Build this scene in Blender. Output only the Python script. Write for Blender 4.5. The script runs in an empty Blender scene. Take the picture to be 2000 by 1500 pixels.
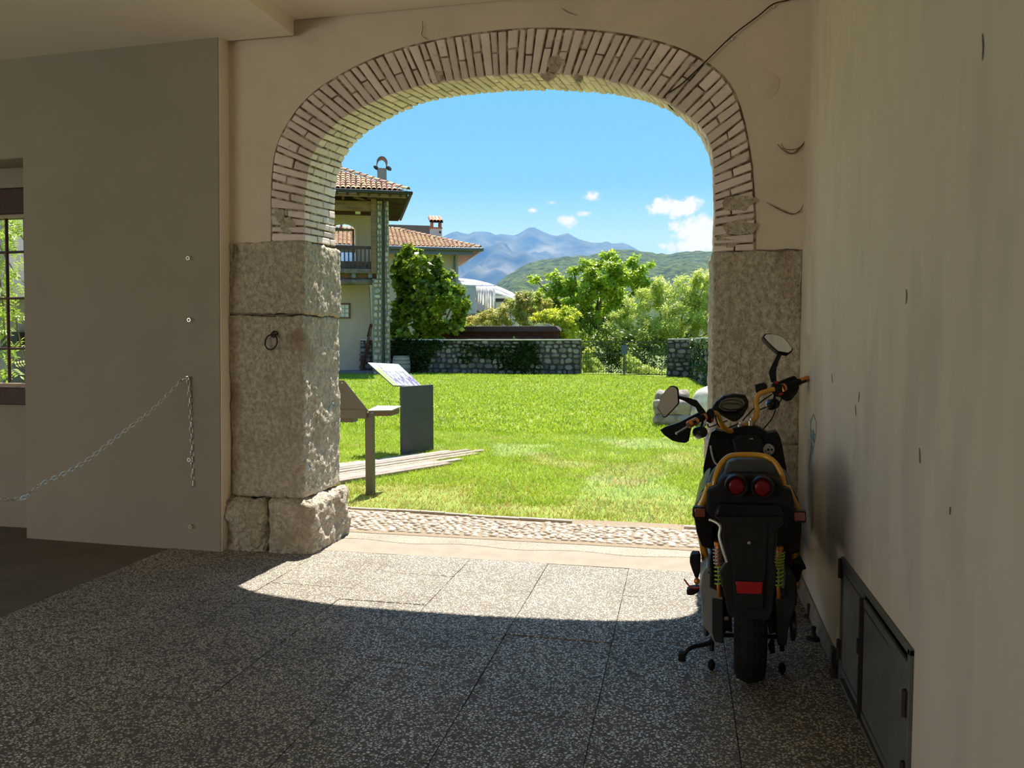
import bpy, math, random
import numpy as np
from mathutils import Vector, Matrix, noise as mnoise
from mathutils.geometry import tessellate_polygon
random.seed(7); rng = np.random.default_rng(7)
S = bpy.context.scene
COL = S.collection
PI = math.pi
# ---------------------------------------------------------------- camera, exposure, world, sun
FPX = 1540.0; TH = math.radians(12.1); CH = 1.5; PITCH = math.atan(85 / FPX)
cam_d = bpy.data.cameras.new('camera'); cam = bpy.data.objects.new('camera', cam_d); COL.objects.link(cam)
cam.location = (0, 0, CH); cam.rotation_euler = (PI / 2 - PITCH, 0, TH)
cam_d.sensor_width = 36; cam_d.lens = 36 * FPX / 2000; cam_d.clip_end = 30000; cam_d.clip_start = 0.05
S.camera = cam
vs = S.view_settings; S.display_settings.display_device = 'sRGB'
vs.view_transform = 'Standard'; vs.look = 'None'; vs.gamma = 1; vs.use_curve_mapping = False
vs.exposure = 0.0
S.cycles.use_denoising = True; S.cycles.max_bounces = 12; S.cycles.diffuse_bounces = 8; S.cycles.glossy_bounces = 4
S.cycles.transparent_max_bounces = 24; S.cycles.sample_clamp_indirect = 6; S.cycles.volume_bounces = 0
S.cycles.caustics_reflective = False; S.cycles.caustics_refractive = False
SUN_AZ = 0.08; SUN_EL = math.atan(2.08)
sd = bpy.data.lights.new('sun', 'SUN'); sun = bpy.data.objects.new('sun', sd); COL.objects.link(sun)
sd.energy = 12.0; sd.color = (1.0, 0.93, 0.82); sd.angle = math.radians(0.53)
_tosun = Vector((SUN_AZ, 1, 2.08)).normalized()
sun.rotation_euler = _tosun.to_track_quat('Z', 'Y').to_euler(); sun.location = (0, 20, 30)

def area(name, loc, target, sx, sy, power, color):
    d = bpy.data.lights.new(name, 'AREA'); o = bpy.data.objects.new(name, d); COL.objects.link(o)
    d.shape = 'RECTANGLE'; d.size = sx; d.size_y = sy; d.energy = power; d.color = color
    o.location = loc; o.rotation_euler = (Vector(loc) - Vector(target)).to_track_quat('Z', 'Y').to_euler()
    return o
area('added_fill_left', (-8.6, -4.4, 1.2), (-1.0, 4.6, 3.3), 5.0, 1.9, 160, (1.0, 0.93, 0.83))  # unseen fill light, added to lift the ceiling and walls

def world():
    w = bpy.data.worlds.new('sky'); S.world = w; w.use_nodes = True
    nt = w.node_tree; N = nt.nodes; L = nt.links; N.clear()
    out = N.new('ShaderNodeOutputWorld'); bg = N.new('ShaderNodeBackground'); L.new(bg.outputs[0], out.inputs[0])
    tc = N.new('ShaderNodeTexCoord'); sep = N.new('ShaderNodeSeparateXYZ'); L.new(tc.outputs['Generated'], sep.inputs[0])
    def math_(op, a, b=None, c=None):
        n = N.new('ShaderNodeMath'); n.operation = op
        for i, v in enumerate((a, b, c)):
            if v is None: continue
            if isinstance(v, (int, float)): n.inputs[i].default_value = v
            else: L.new(v, n.inputs[i])
        return n.outputs[0]
    ramp = N.new('ShaderNodeValToRGB'); L.new(sep.outputs[2], ramp.inputs[0])
    e = ramp.color_ramp.elements
    e[0].position = 0.0; e[0].color = (.62, .86, 1.0, 1)
    e[1].position = 1.0; e[1].color = (.10, .30, .80, 1)
    for p, c in ((.125, (.52, .80, 1.0, 1)), (.19, (.26, .60, 1.0, 1)), (.3, (.21, .56, 1.0, 1)), (.55, (.14, .40, .9, 1))):
        x = e.new(p); x.color = c
    y = math_('MAXIMUM', sep.outputs[1], .02)
    u = math_('DIVIDE', sep.outputs[0], y); v = math_('DIVIDE', sep.outputs[2], y)
    cmb = N.new('ShaderNodeCombineXYZ'); L.new(u, cmb.inputs[0]); L.new(v, cmb.inputs[1])
    nz = N.new('ShaderNodeTexNoise'); nz.inputs['Scale'].default_value = 48; nz.inputs['Detail'].default_value = 9; nz.inputs['Roughness'].default_value = .62
    L.new(cmb.outputs[0], nz.inputs['Vector'])
    tot = None
    for (cx, cy, a, b, k, st) in CLOUDS:
        du = math_('DIVIDE', math_('SUBTRACT', u, cx), a); dv = math_('DIVIDE', math_('SUBTRACT', v, cy), b)
        r = math_('SQRT', math_('ADD', math_('MULTIPLY', du, du), math_('MULTIPLY', dv, dv)))
        m = math_('SUBTRACT', 1.0, r)
        m = math_('ADD', m, math_('MULTIPLY', math_('SUBTRACT', nz.outputs[0], .5), k))
        m = math_('MULTIPLY', m, st)
        tot = m if tot is None else math_('MAXIMUM', tot, m)
    mr = N.new('ShaderNodeMapRange'); mr.interpolation_type = 'SMOOTHSTEP'
    L.new(tot, mr.inputs[0]); mr.inputs[1].default_value = .1; mr.inputs[2].default_value = .75
    mix = N.new('ShaderNodeMix'); mix.data_type = 'RGBA'
    L.new(mr.outputs[0], mix.inputs[0]); L.new(ramp.outputs[0], mix.inputs[6]); mix.inputs[7].default_value = (.95, .96, 1.0, 1)
    L.new(mix.outputs[2], bg.inputs[0]); bg.inputs[1].default_value = 1.0

# ---------------------------------------------------------------- pixel helpers (plain camera maths, used to lay things out)
_f = np.array([-math.sin(TH) * math.cos(PITCH), math.cos(TH) * math.cos(PITCH), -math.sin(PITCH)])
_r = np.array([math.cos(TH), math.sin(TH), 0.0]); _u = np.cross(_r, _f); _C = np.array([0, 0, CH])
def ray(x, y): return _r * (x - 1000) / FPX + _f - _u * (y - 750) / FPX
def onz(x, y, z=0.0): d = ray(x, y); return _C + d * ((z - CH) / d[2])
def onY(x, y, Y): d = ray(x, y); return _C + d * (Y / d[1])
def onX(x, y, X): d = ray(x, y); return _C + d * (X / d[0])
def dep(x, y, D): return _C + ray(x, y) * D          # D = distance along the viewing axis
def onplane(x, y, p0, n):
    d = ray(x, y); return _C + d * (np.dot(np.array(p0) - _C, n) / np.dot(d, n))
def _uv(px, py): d = ray(px, py); return d[0] / d[1], d[2] / d[1]
CLOUDS = []
for px, py, a, b, k, st in ((1320, 404, .046, .017, 2.2, 1.3), (1385, 455, .055, .036, 2.2, 1.3), (1345, 480, .040, .014, 2.2, 1.2), (1154, 384, .018, .010, 2.2, 1.0), (1142, 417, .012, .007, 2.2, .8),
                            (1104, 432, .018, .010, 2.4, .8), (1078, 396, .012, .005, 2.2, .6), (1041, 410, .009, .005, 2.2, .8)):
    u_, v_ = _uv(px, py); CLOUDS.append((float(u_), float(v_), a, b, k, st))
CLOUDS += [(-1.9, .35, .25, .06, 1.2, 1.2), (1.3, .5, .3, .08, 1.2, 1.2), (.9, .22, .2, .05, 1.2, 1.3), (-1.1, .8, .2, .06, 1.2, 1.0)]
world()

# ---------------------------------------------------------------- materials
MATS = {}
def M(name, c1, c2=None, scale=6.0, rough=.75, bump=0.0, bscale=None, metal=0.0, spec=.4, rnd=0.0, c3=None, scale3=1.5, w3=.5, detail=6, bdist=.01, trans=0.0, vrnd=0.0, stretch=None, hue=0.0, lo=.35, hi=.65, coat=0.0):
    """procedural principled material: noise mix of c1/c2, large patches of c3, noise bump, per-object (rnd) and per-face (vrnd) value change"""
    m = bpy.data.materials.new(name); m.use_nodes = True; MATS[name] = m
    nt = m.node_tree; N = nt.nodes; L = nt.links; b = N['Principled BSDF']
    b.inputs['Roughness'].default_value = rough; b.inputs['Metallic'].default_value = metal
    b.inputs['Specular IOR Level'].default_value = spec
    if coat: b.inputs['Coat Weight'].default_value = coat
    tc = N.new('ShaderNodeTexCoord'); vec = tc.outputs['Object']
    if stretch:
        mp = N.new('ShaderNodeMapping'); mp.inputs['Scale'].default_value = stretch; L.new(vec, mp.inputs[0]); vec = mp.outputs[0]
    def mixn(f, a, b_):
        n = N.new('ShaderNodeMix'); n.data_type = 'RGBA'
        if isinstance(f, float): n.inputs[0].default_value = f
        else: L.new(f, n.inputs[0])
        for i, v in ((6, a), (7, b_)):
            if isinstance(v, tuple): n.inputs[i].default_value = (*v, 1)
            else: L.new(v, n.inputs[i])
        return n.outputs[2]
    def noise(sc, d=detail, r=.6):
        n = N.new('ShaderNodeTexNoise'); n.inputs['Scale'].default_value = sc; n.inputs['Detail'].default_value = d; n.inputs['Roughness'].default_value = r
        L.new(vec, n.inputs['Vector']); return n.outputs[0]
    def rampf(o, lo_, hi_):
        n = N.new('ShaderNodeMapRange'); L.new(o, n.inputs[0]); n.inputs[1].default_value = lo_; n.inputs[2].default_value = hi_; return n.outputs[0]
    c = tuple(c1)
    if c2: c = mixn(rampf(noise(scale), lo, hi), c, tuple(c2))
    if c3: c = mixn(rampf(noise(scale3, 3), w3, w3 + .15), c, tuple(c3))
    if rnd or vrnd or hue:
        hs = N.new('ShaderNodeHueSaturation')
        if isinstance(c, tuple): hs.inputs['Color'].default_value = (*c, 1)
        else: L.new(c, hs.inputs['Color'])
        if vrnd:
            at = N.new('ShaderNodeAttribute'); at.attribute_name = 'rnd'; src = at.outputs['Fac']; amt = vrnd
        else:
            oi = N.new('ShaderNodeObjectInfo'); src = oi.outputs['Random']; amt = rnd
        mr = N.new('ShaderNodeMapRange'); L.new(src, mr.inputs[0]); mr.inputs[3].default_value = 1 - amt; mr.inputs[4].default_value = 1 + amt
        L.new(mr.outputs[0], hs.inputs['Value'])
        if hue:
            ml = N.new('ShaderNodeMath'); ml.operation = 'MULTIPLY'; L.new(src, ml.inputs[0]); ml.inputs[1].default_value = 7.31
            fr = N.new('ShaderNodeMath'); fr.operation = 'FRACT'; L.new(ml.outputs[0], fr.inputs[0])
            mh = N.new('ShaderNodeMapRange'); L.new(fr.outputs[0], mh.inputs[0]); mh.inputs[3].default_value = .5 - hue; mh.inputs[4].default_value = .5 + hue
            L.new(mh.outputs[0], hs.inputs['Hue'])
        c = hs.outputs[0]
    if isinstance(c, tuple): b.inputs['Base Color'].default_value = (*c, 1)
    else: L.new(c, b.inputs['Base Color'])
    if bump:
        bp = N.new('ShaderNodeBump'); bp.inputs['Strength'].default_value = bump; bp.inputs['Distance'].default_value = bdist
        L.new(noise(bscale or scale * 3, 5), bp.inputs['Height']); L.new(bp.outputs[0], b.inputs['Normal'])
    if trans:
        tr = N.new('ShaderNodeBsdfTranslucent'); mx = N.new('ShaderNodeMixShader'); mx.inputs[0].default_value = trans
        if isinstance(c, tuple): tr.inputs[0].default_value = (*c, 1)
        else: L.new(c, tr.inputs[0])
        L.new(b.outputs[0], mx.inputs[1]); L.new(tr.outputs[0], mx.inputs[2]); L.new(mx.outputs[0], N['Material Output'].inputs[0])
    return m

# ---------------------------------------------------------------- mesh builder
class MB:
    def __init__(s): s.v = []; s.f = []; s.r = []; s.mi = []; s.cur = 0
    def add(s, vs_, fs_, r=None):
        b = len(s.v); s.v.extend([tuple(map(float, p)) for p in vs_])
        rr = random.random() if r is None else r
        for f in fs_: s.f.append([b + i for i in f]); s.r.append(rr); s.mi.append(s.cur)
        return s
    def box(s, c, sz, rot=None, taper=None):
        x, y, z = sz[0] / 2, sz[1] / 2, sz[2] / 2; t = taper or (1, 1)
        p = [(-x, -y, -z), (x, -y, -z), (x, y, -z), (-x, y, -z), (-x * t[0], -y * t[1], z), (x * t[0], -y * t[1], z), (x * t[0], y * t[1], z), (-x * t[0], y * t[1], z)]
        if rot is not None:
            R = rot if isinstance(rot, Matrix) else Matrix.Rotation(rot, 3, 'Z'); p = [tuple(R @ Vector(q)) for q in p]
        return s.add([(q[0] + c[0], q[1] + c[1], q[2] + c[2]) for q in p], [(0, 3, 2, 1), (4, 5, 6, 7), (0, 1, 5, 4), (1, 2, 6, 5), (2, 3, 7, 6), (3, 0, 4, 7)])
    def bb(s, x0, x1, y0, y1, z0, z1): return s.box(((x0 + x1) / 2, (y0 + y1) / 2, (z0 + z1) / 2), (x1 - x0, y1 - y0, z1 - z0))
    def hexa(s, p): return s.add(p, [(0, 3, 2, 1), (4, 5, 6, 7), (0, 1, 5, 4), (1, 2, 6, 5), (2, 3, 7, 6), (3, 0, 4, 7)])
    def beam(s, a, b, w, h, upv=(0, 0, 1)):
        a = Vector(a); b = Vector(b); d = (b - a).normalized(); x = d.cross(Vector(upv)).normalized() * (w / 2); z = x.cross(d).normalized() * (h / 2)
        return s.hexa([a - x - z, a + x - z, b + x - z, b - x - z, a - x + z, a + x + z, b + x + z, b - x + z])
    def tube(s, pts, r, n=8, caps=True, closed=False):
        pts = [Vector(p) for p in pts]; k = len(pts)
        rs = r if isinstance(r, (list, tuple)) else [r] * k
        vs_ = []; prev = None
        for i, p in enumerate(pts):
            if closed: d = pts[(i + 1) % k] - pts[i - 1]
            else: d = pts[min(i + 1, k - 1)] - pts[max(i - 1, 0)]
            if d.length < 1e-9: d = Vector((0, 0, 1))
            d.normalize()
            if prev is None: a = Vector((0, 0, 1)) if abs(d.z) < .9 else Vector((1, 0, 0))
            else: a = prev
            x = (a - d * a.dot(d)).normalized(); prev = x; y = d.cross(x)
            for j in range(n):
                t = 2 * PI * j / n; vs_.append(p + (x * math.cos(t) + y * math.sin(t)) * rs[i])
        fs_ = []
        for i in range(k if closed else k - 1):
            for j in range(n):
                a = i * n + j; b = i * n + (j + 1) % n; c = ((i + 1) % k) * n + (j + 1) % n; d = ((i + 1) % k) * n + j
                fs_.append((a, b, c, d))
        if caps and not closed:
            fs_.append(tuple(range(n))[::-1]); fs_.append(tuple((k - 1) * n + j for j in range(n)))
        return s.add(vs_, fs_)
    def lathe(s, prof, c=(0, 0, 0), axis=(0, 0, 1), n=24, closed=False):
        """prof: list of (radius, height along axis)"""
        ax = Vector(axis).normalized(); a = Vector((0, 0, 1)) if abs(ax.z) < .9 else Vector((1, 0, 0)); x = (a - ax * a.dot(ax)).normalized(); y = ax.cross(x); c = Vector(c)
        vs_ = []
        for (r, h) in prof:
            for j in range(n):
                t = 2 * PI * j / n; vs_.append(c + ax * h + (x * math.cos(t) + y * math.sin(t)) * r)
        k = len(prof); fs_ = []
        for i in range(k if closed else k - 1):
            for j in range(n): fs_.append((i * n + j, i * n + (j + 1) % n, ((i + 1) % k) * n + (j + 1) % n, ((i + 1) % k) * n + j))
        if not closed:
            if prof[0][0] > 1e-6: fs_.append(tuple(range(n))[::-1])
            if prof[-1][0] > 1e-6: fs_.append(tuple((k - 1) * n + j for j in range(n)))
        return s.add(vs_, fs_)
    def prism(s, poly, d):
        """poly: 3-D loop, extruded by vector d"""
        n = len(poly); p = [Vector(q) for q in poly]; d = Vector(d); vs_ = p + [q + d for q in p]
        tri = tessellate_polygon([p]); fs_ = [tuple(t) for t in tri] + [tuple(i + n for i in t)[::-1] for t in tri]
        fs_ += [(i, i + n, (i + 1) % n + n, (i + 1) % n) for i in range(n)]
        return s.add(vs_, fs_)
    def prism_n(s, poly, d):
        n = len(poly); p = [Vector(q) for q in poly]; d = Vector(d)
        return s.add(p + [q + d for q in p], [tuple(range(n))[::-1], tuple(range(n, 2 * n))] + [(i, (i + 1) % n, (i + 1) % n + n, i + n) for i in range(n)])
    def ball(s, c, r, n=10, m=6, rot=None):
        rr = r if isinstance(r, (tuple, list)) else (r, r, r); vs_ = [Vector((0, 0, -rr[2]))]
        for i in range(1, m):
            ph = -PI / 2 + PI * i / m
            for j in range(n): t = 2 * PI * j / n; vs_.append(Vector((rr[0] * math.cos(ph) * math.cos(t), rr[1] * math.cos(ph) * math.sin(t), rr[2] * math.sin(ph))))
        vs_.append(Vector((0, 0, rr[2])))
        if rot is not None: vs_ = [rot @ v for v in vs_]
        vs_ = [v + Vector(c) for v in vs_]
        fs_ = [(0, 1 + (j + 1) % n, 1 + j) for j in range(n)]
        for i in range(m - 2):
            for j in range(n): a = 1 + i * n + j; b = 1 + i * n + (j + 1) % n; fs_.append((a, b, b + n, a + n))
        t = len(vs_) - 1; o = 1 + (m - 2) * n
        fs_ += [(o + j, o + (j + 1) % n, t) for j in range(n)]
        return s.add(vs_, fs_)
    def build(s, name, mat, parent=None, smooth=False, bevel=0, seg=1, fixn=True, origin=None):
        me = bpy.data.meshes.new(name); vv = np.array(s.v, dtype=float)
        me.from_pydata(vv.tolist(), [], s.f)
        a = me.attributes.new('rnd', 'FLOAT', 'FACE')
        if len(a.data) == len(s.r): a.data.foreach_set('value', s.r)
        for m in (mat if isinstance(mat, (list, tuple)) else [mat]): me.materials.append(m)
        if any(s.mi): me.polygons.foreach_set('material_index', s.mi)
        if fixn and len(s.f) < 60000:
            import bmesh
            bm = bmesh.new(); bm.from_mesh(me); bmesh.ops.recalc_face_normals(bm, faces=bm.faces); bm.to_mesh(me); bm.free()
        return finish(name, me, parent, smooth, bevel, seg)
def finish(name, me, parent=None, smooth=False, bevel=0, seg=1):
    if smooth:
        me.polygons.foreach_set('use_smooth', [True] * len(me.polygons))
        if smooth == 'a': me.set_sharp_from_angle(angle=math.radians(40))
    me.update()
    o = bpy.data.objects.new(name, me); COL.objects.link(o)
    if bevel:
        b = o.modifiers.new('bevel', 'BEVEL'); b.width = bevel; b.segments = seg; b.limit_method = 'ANGLE'; b.angle_limit = math.radians(35)
    if parent is not None: setparent(o, parent)
    return o
def world_of(o):
    m = o.matrix_basis.copy(); p = o
    while p.parent is not None: m = p.parent.matrix_basis @ p.matrix_parent_inverse @ m; p = p.parent
    return m
def setparent(o, p): o.parent = p; o.matrix_parent_inverse = world_of(p).inverted()
def adopt(o, p): o.parent = p     # o is already given in p's own frame
def tag(o, label=None, cat=None, group=None, kind=None):
    if label: o['label'] = label
    if cat: o['category'] = cat
    if group: o['group'] = group
    if kind: o['kind'] = kind
    return o
def thing(name, label, cat, loc=(0, 0, 0), group=None, rz=0):
    o = bpy.data.objects.new(name, None); COL.objects.link(o); o.location = tuple(map(float, loc)); o.rotation_euler = (0, 0, rz); o.empty_display_size = .1
    return tag(o, label, cat, group)
def copy_of(o, name, parent=None, M_=None):
    c = o.copy(); c.name = name; COL.objects.link(c)
    if M_ is not None: c.matrix_basis = M_
    if parent is not None: setparent(c, parent)
    return c
def lerp(a, b, t): return a + (b - a) * t
def fbm(x, y, z, o=4): return mnoise.fractal(Vector((x, y, z)), 1.0, 2.0, o)
def smoothpts(pts, k=6):
    """Catmull-Rom through pts"""
    P = [Vector(p) for p in pts]; P = [P[0] * 2 - P[1]] + P + [P[-1] * 2 - P[-2]]; out = []
    for i in range(1, len(P) - 2):
        for j in range(k):
            t = j / k; a, b, c, d = P[i - 1:i + 3]
            out.append(.5 * ((2 * b) + (c - a) * t + (2 * a - 5 * b + 4 * c - d) * t * t + (3 * b - a - 3 * c + d) * t ** 3))
    out.append(P[-2]); return out
# ---------------------------------------------------------------- materials of the passage
m_plaster = M('arch_plaster', (.74, .65, .535), (.67, .59, .485), scale=2.2, rough=.95, bump=.35, bscale=22, bdist=.006, c3=(.56, .49, .405), scale3=1.1, w3=.58, spec=.15)
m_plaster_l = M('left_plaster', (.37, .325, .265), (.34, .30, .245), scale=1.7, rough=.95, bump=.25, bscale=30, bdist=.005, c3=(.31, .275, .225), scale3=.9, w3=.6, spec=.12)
m_plaster_r = M('right_plaster', (.67, .59, .495), (.625, .55, .46), scale=3.0, rough=.9, bump=.25, bscale=18, bdist=.005, c3=(.575, .505, .43), scale3=2.0, w3=.54, spec=.1, stretch=(1, 1.6, .45))
m_ceil = M('ceiling_plaster', (.90, .81, .68), (.86, .77, .64), scale=1.2, rough=.95, bump=.12, bscale=20, bdist=.004, spec=.1)
m_stone = M('dressed_stone', (.78, .69, .555), (.54, .465, .37), scale=30, rough=.9, bump=1.0, bscale=26, bdist=.07, c3=(.46, .36, .26), scale3=3, w3=.56, spec=.2, lo=.40, hi=.60)  # second colour paints in the shading of the tool ridges
m_brick = M('whitewashed_brick', (.84, .73, .70), (.74, .64, .60), scale=9, rough=.9, bump=.7, bscale=28, bdist=.006, c3=(.33, .235, .18), scale3=14, w3=.63, rnd=.13, spec=.2)
m_mortar = M('sooty_mortar', (.16, .115, .08), (.62, .57, .47), scale=16, rough=.95, bump=.8, bscale=50, bdist=.008, spec=.1, lo=.47, hi=.66)
m_cement = M('cement', (.29, .255, .205), (.25, .22, .175), scale=8, rough=.9, bump=.4, bscale=60, bdist=.004, spec=.2)
m_cement_d = M('dark_cement', (.17, .145, .12), (.13, .11, .09), scale=3, rough=.75, bump=.3, bscale=40, bdist=.003, spec=.3)
m_curb = M('kerb_stone', (.47, .41, .34), (.38, .33, .27), scale=12, rough=.85, bump=.4, bscale=40, spec=.2)
m_cobble = M('cobble', (.43, .37, .30), (.30, .25, .195), scale=14, rough=.55, bump=.3, bscale=40, bdist=.003, rnd=.3, vrnd=0, hue=.015, spec=.4)
m_cobble_v = M('cobble_bulk', (.43, .37, .30), (.30, .25, .195), scale=14, rough=.55, vrnd=.3, hue=.015, spec=.4)
m_black_iron = M('black_iron', (.03, .028, .027), (.07, .05, .04), scale=40, rough=.55, metal=.6, bump=.3, bscale=90, bdist=.002)
m_zinc = M('galvanised_steel', (.85, .85, .86), (.70, .70, .71), scale=50, rough=.28, metal=.9)
m_panel = M('grey_painted_steel', (.135, .135, .12), (.10, .10, .09), scale=9, rough=.5, bump=.15, bscale=20, bdist=.003, spec=.4)
m_dwood = M('dark_red_wood', (.075, .028, .016), (.04, .015, .01), scale=30, rough=.5, stretch=(1, 1, .1), spec=.4)
m_blue = M('blue_paint_scrawl', (.15, .33, .42), rough=.8)

def pebble_mat(name, peb, peb2, cem, sc=70.0, rough=.38):
    """exposed-aggregate concrete: every pebble a raised cell with a colour of its own in darker cement"""
    m = bpy.data.materials.new(name); m.use_nodes = True; nt = m.node_tree; N = nt.nodes; L = nt.links; b = N['Principled BSDF']
    tc = N.new('ShaderNodeTexCoord'); mp = N.new('ShaderNodeMapping'); mp.inputs['Scale'].default_value = (1, 1.25, 1); L.new(tc.outputs['Object'], mp.inputs[0])
    v1 = N.new('ShaderNodeTexVoronoi'); v1.inputs['Scale'].default_value = sc; v1.feature = 'DISTANCE_TO_EDGE'; L.new(mp.outputs[0], v1.inputs['Vector'])
    v2 = N.new('ShaderNodeTexVoronoi'); v2.inputs['Scale'].default_value = sc; v2.feature = 'F1'; L.new(mp.outputs[0], v2.inputs['Vector'])
    sp = N.new('ShaderNodeSeparateColor'); L.new(v2.outputs['Color'], sp.inputs[0])
    pm = N.new('ShaderNodeMix'); pm.data_type = 'RGBA'; L.new(sp.outputs[0], pm.inputs[0]); pm.inputs[6].default_value = (*peb, 1); pm.inputs[7].default_value = (*peb2, 1)
    ed = N.new('ShaderNodeMapRange'); L.new(v1.outputs[0], ed.inputs[0]); ed.inputs[1].default_value = .07; ed.inputs[2].default_value = .22; ed.interpolation_type = 'SMOOTHSTEP'
    keep = N.new('ShaderNodeMath'); keep.operation = 'GREATER_THAN'; L.new(sp.outputs[1], keep.inputs[0]); keep.inputs[1].default_value = .22
    msk = N.new('ShaderNodeMath'); msk.operation = 'MULTIPLY'; L.new(ed.outputs[0], msk.inputs[0]); L.new(keep.outputs[0], msk.inputs[1])
    cm = N.new('ShaderNodeMix'); cm.data_type = 'RGBA'; L.new(msk.outputs[0], cm.inputs[0]); cm.inputs[6].default_value = (*cem, 1); L.new(pm.outputs[2], cm.inputs[7])
    n = N.new('ShaderNodeTexNoise'); n.inputs['Scale'].default_value = 2.2; n.inputs['Detail'].default_value = 6; L.new(tc.outputs['Object'], n.inputs['Vector'])
    mr = N.new('ShaderNodeMapRange'); L.new(n.outputs[0], mr.inputs[0]); mr.inputs[1].default_value = .3; mr.inputs[2].default_value = .7; mr.inputs[3].default_value = .78; mr.inputs[4].default_value = 1.12
    hs = N.new('ShaderNodeHueSaturation'); L.new(cm.outputs[2], hs.inputs['Color']); L.new(mr.outputs[0], hs.inputs['Value'])
    L.new(hs.outputs[0], b.inputs['Base Color'])
    rr = N.new('ShaderNodeMapRange'); L.new(msk.outputs[0], rr.inputs[0]); rr.inputs[3].default_value = .8; rr.inputs[4].default_value = rough; L.new(rr.outputs[0], b.inputs['Roughness'])
    bp = N.new('ShaderNodeBump'); bp.inputs['Strength'].default_value = .9; bp.inputs['Distance'].default_value = .006; L.new(msk.outputs[0], bp.inputs['Height']); L.new(bp.outputs[0], b.inputs['Normal'])
    b.inputs['Specular IOR Level'].default_value = .85
    return m
m_pebble = pebble_mat('exposed_pebble_concrete', (.98, .90, .72), (.66, .57, .44), (.13, .11, .09), rough=.22)

def noisy_block(x0, x1, y0, y1, z0, z1, amp=.012, round_=.02, step=.03, seed=0.0, fine=.006):
    """subdivided box with rounded worn edges and tooled, uneven faces"""
    nx, ny, nz = (max(2, int(round((b - a) / step))) for a, b in ((x0, x1), (y0, y1), (z0, z1)))
    idx = {}; vs_ = []; fs_ = []
    def vid(i, j, k):
        key = (i, j, k)
        if key not in idx: idx[key] = len(vs_); vs_.append((x0 + (x1 - x0) * i / nx, y0 + (y1 - y0) * j / ny, z0 + (z1 - z0) * k / nz))
        return idx[key]
    for i in range(nx):
        for j in range(ny):
            for k in (0, nz): fs_.append((vid(i, j, k), vid(i + 1, j, k), vid(i + 1, j + 1, k), vid(i, j + 1, k)))
    for i in range(nx):
        for k in range(nz):
            for j in (0, ny): fs_.append((vid(i, j, k), vid(i + 1, j, k), vid(i + 1, j, k + 1), vid(i, j, k + 1)))
    for j in range(ny):
        for k in range(nz):
            for i in (0, nx): fs_.append((vid(i, j, k), vid(i, j + 1, k), vid(i, j + 1, k + 1), vid(i, j, k + 1)))
    out = []
    for (x, y, z) in vs_:
        n1 = fbm(x * 6 + seed, y * 6, z * 6, 3); n2 = fbm(x * 32, y * 32 + seed, z * 36, 3)
        # distance to edges: pull rounded
        dx = min(x - x0, x1 - x); dy = min(y - y0, y1 - y); dz = min(z - z0, z1 - z)
        cx = min(max(x, x0 + round_), x1 - round_); cy = min(max(y, y0 + round_), y1 - round_); cz = min(max(z, z0 + round_), z1 - round_)
        v = Vector((x - cx, y - cy, z - cz)); l = v.length
        nrm = v / l if l > 1e-6 else Vector((0, 0, 0))
        p = Vector((cx, cy, cz)) + nrm * min(l, round_)
        p += nrm * (n1 * amp + n2 * fine)
        out.append(p)
    return out, fs_

# ---------------------------------------------------------------- floor
FX = [-3.60, -3.02, -2.48, -1.93, -1.40, -.86, -.32, .225, .745]
fl = MB(); fl.bb(-9.5, .76, -6.2, 5.0, -.3, -.035); floor = tag(fl.build('floor', m_cement_d), kind='structure')
sl = MB(); sl.bb(-9.4, -3.605, -6, 5.35, -.034, -.004); o = sl.build('cement_screed', m_cement_d, floor)
JY = {2: [2.87, 3.68, 4.4], 3: [2.20, 2.94, 3.46, 4.2, 4.75], 4: [1.95, 2.60, 3.41, 3.80, 4.55], 5: [2.3, 3.05, 3.86, 4.42], 6: [1.7, 2.58, 3.20, 3.92, 4.6], 7: [1.9, 2.75, 3.55, 4.3]}
for c in range(8):
    js = JY.get(c, [1.9, 2.6, 3.3, 4.0, 4.6]); lo_ = js[0]
    while lo_ > -5.9: lo_ -= .75 + .1 * random.random(); js = [lo_] + js
    js = js + [5.17]
    for a, b in zip(js[:-1], js[1:]):
        dz = random.uniform(-.0022, .0022); t = random.uniform(-.0015, .0015)
        q = MB(); g = .0016; x0, x1, y0, y1 = FX[c] + g, FX[c + 1] - g, a + g, b - g
        q.hexa([(x0, y0, -.034), (x1, y0, -.034), (x1, y1, -.034), (x0, y1, -.034), (x0, y0, dz - t), (x1, y0, dz + t), (x1, y1, dz - t), (x0, y1, dz + t)])
        q.build('paving_slab', m_pebble, floor, bevel=.0012)
# threshold strips in the opening
th = MB(); th.bb(-3.0, .9, 5.175, 5.56, -.05, -.001); o = th.build('cement_threshold', m_cement, floor)
g = MB(); n = 50
for i in range(n):
    x0, x1 = lerp(-3.4, 1.2, i / n), lerp(-3.4, 1.2, (i + 1) / n); w0, w1 = .03 * math.sin(i * .7), .03 * math.sin((i + 1) * .7)
    g.hexa([(x0, 5.5, -.06), (x1, 5.5, -.06), (x1, 6.5, -.06), (x0, 6.5, -.06), (x0, 5.50 + w0, .001), (x1, 5.50 + w1, .001), (x1, 5.78 + w1, .001), (x0, 5.78 + w0, .001)])
m_strip = pebble_mat('worn_pebble_strip', (.44, .38, .28), (.32, .27, .20), (.27, .225, .165), sc=48, rough=.6)
g.build('worn_gravel_strip', m_strip, floor)

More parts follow.
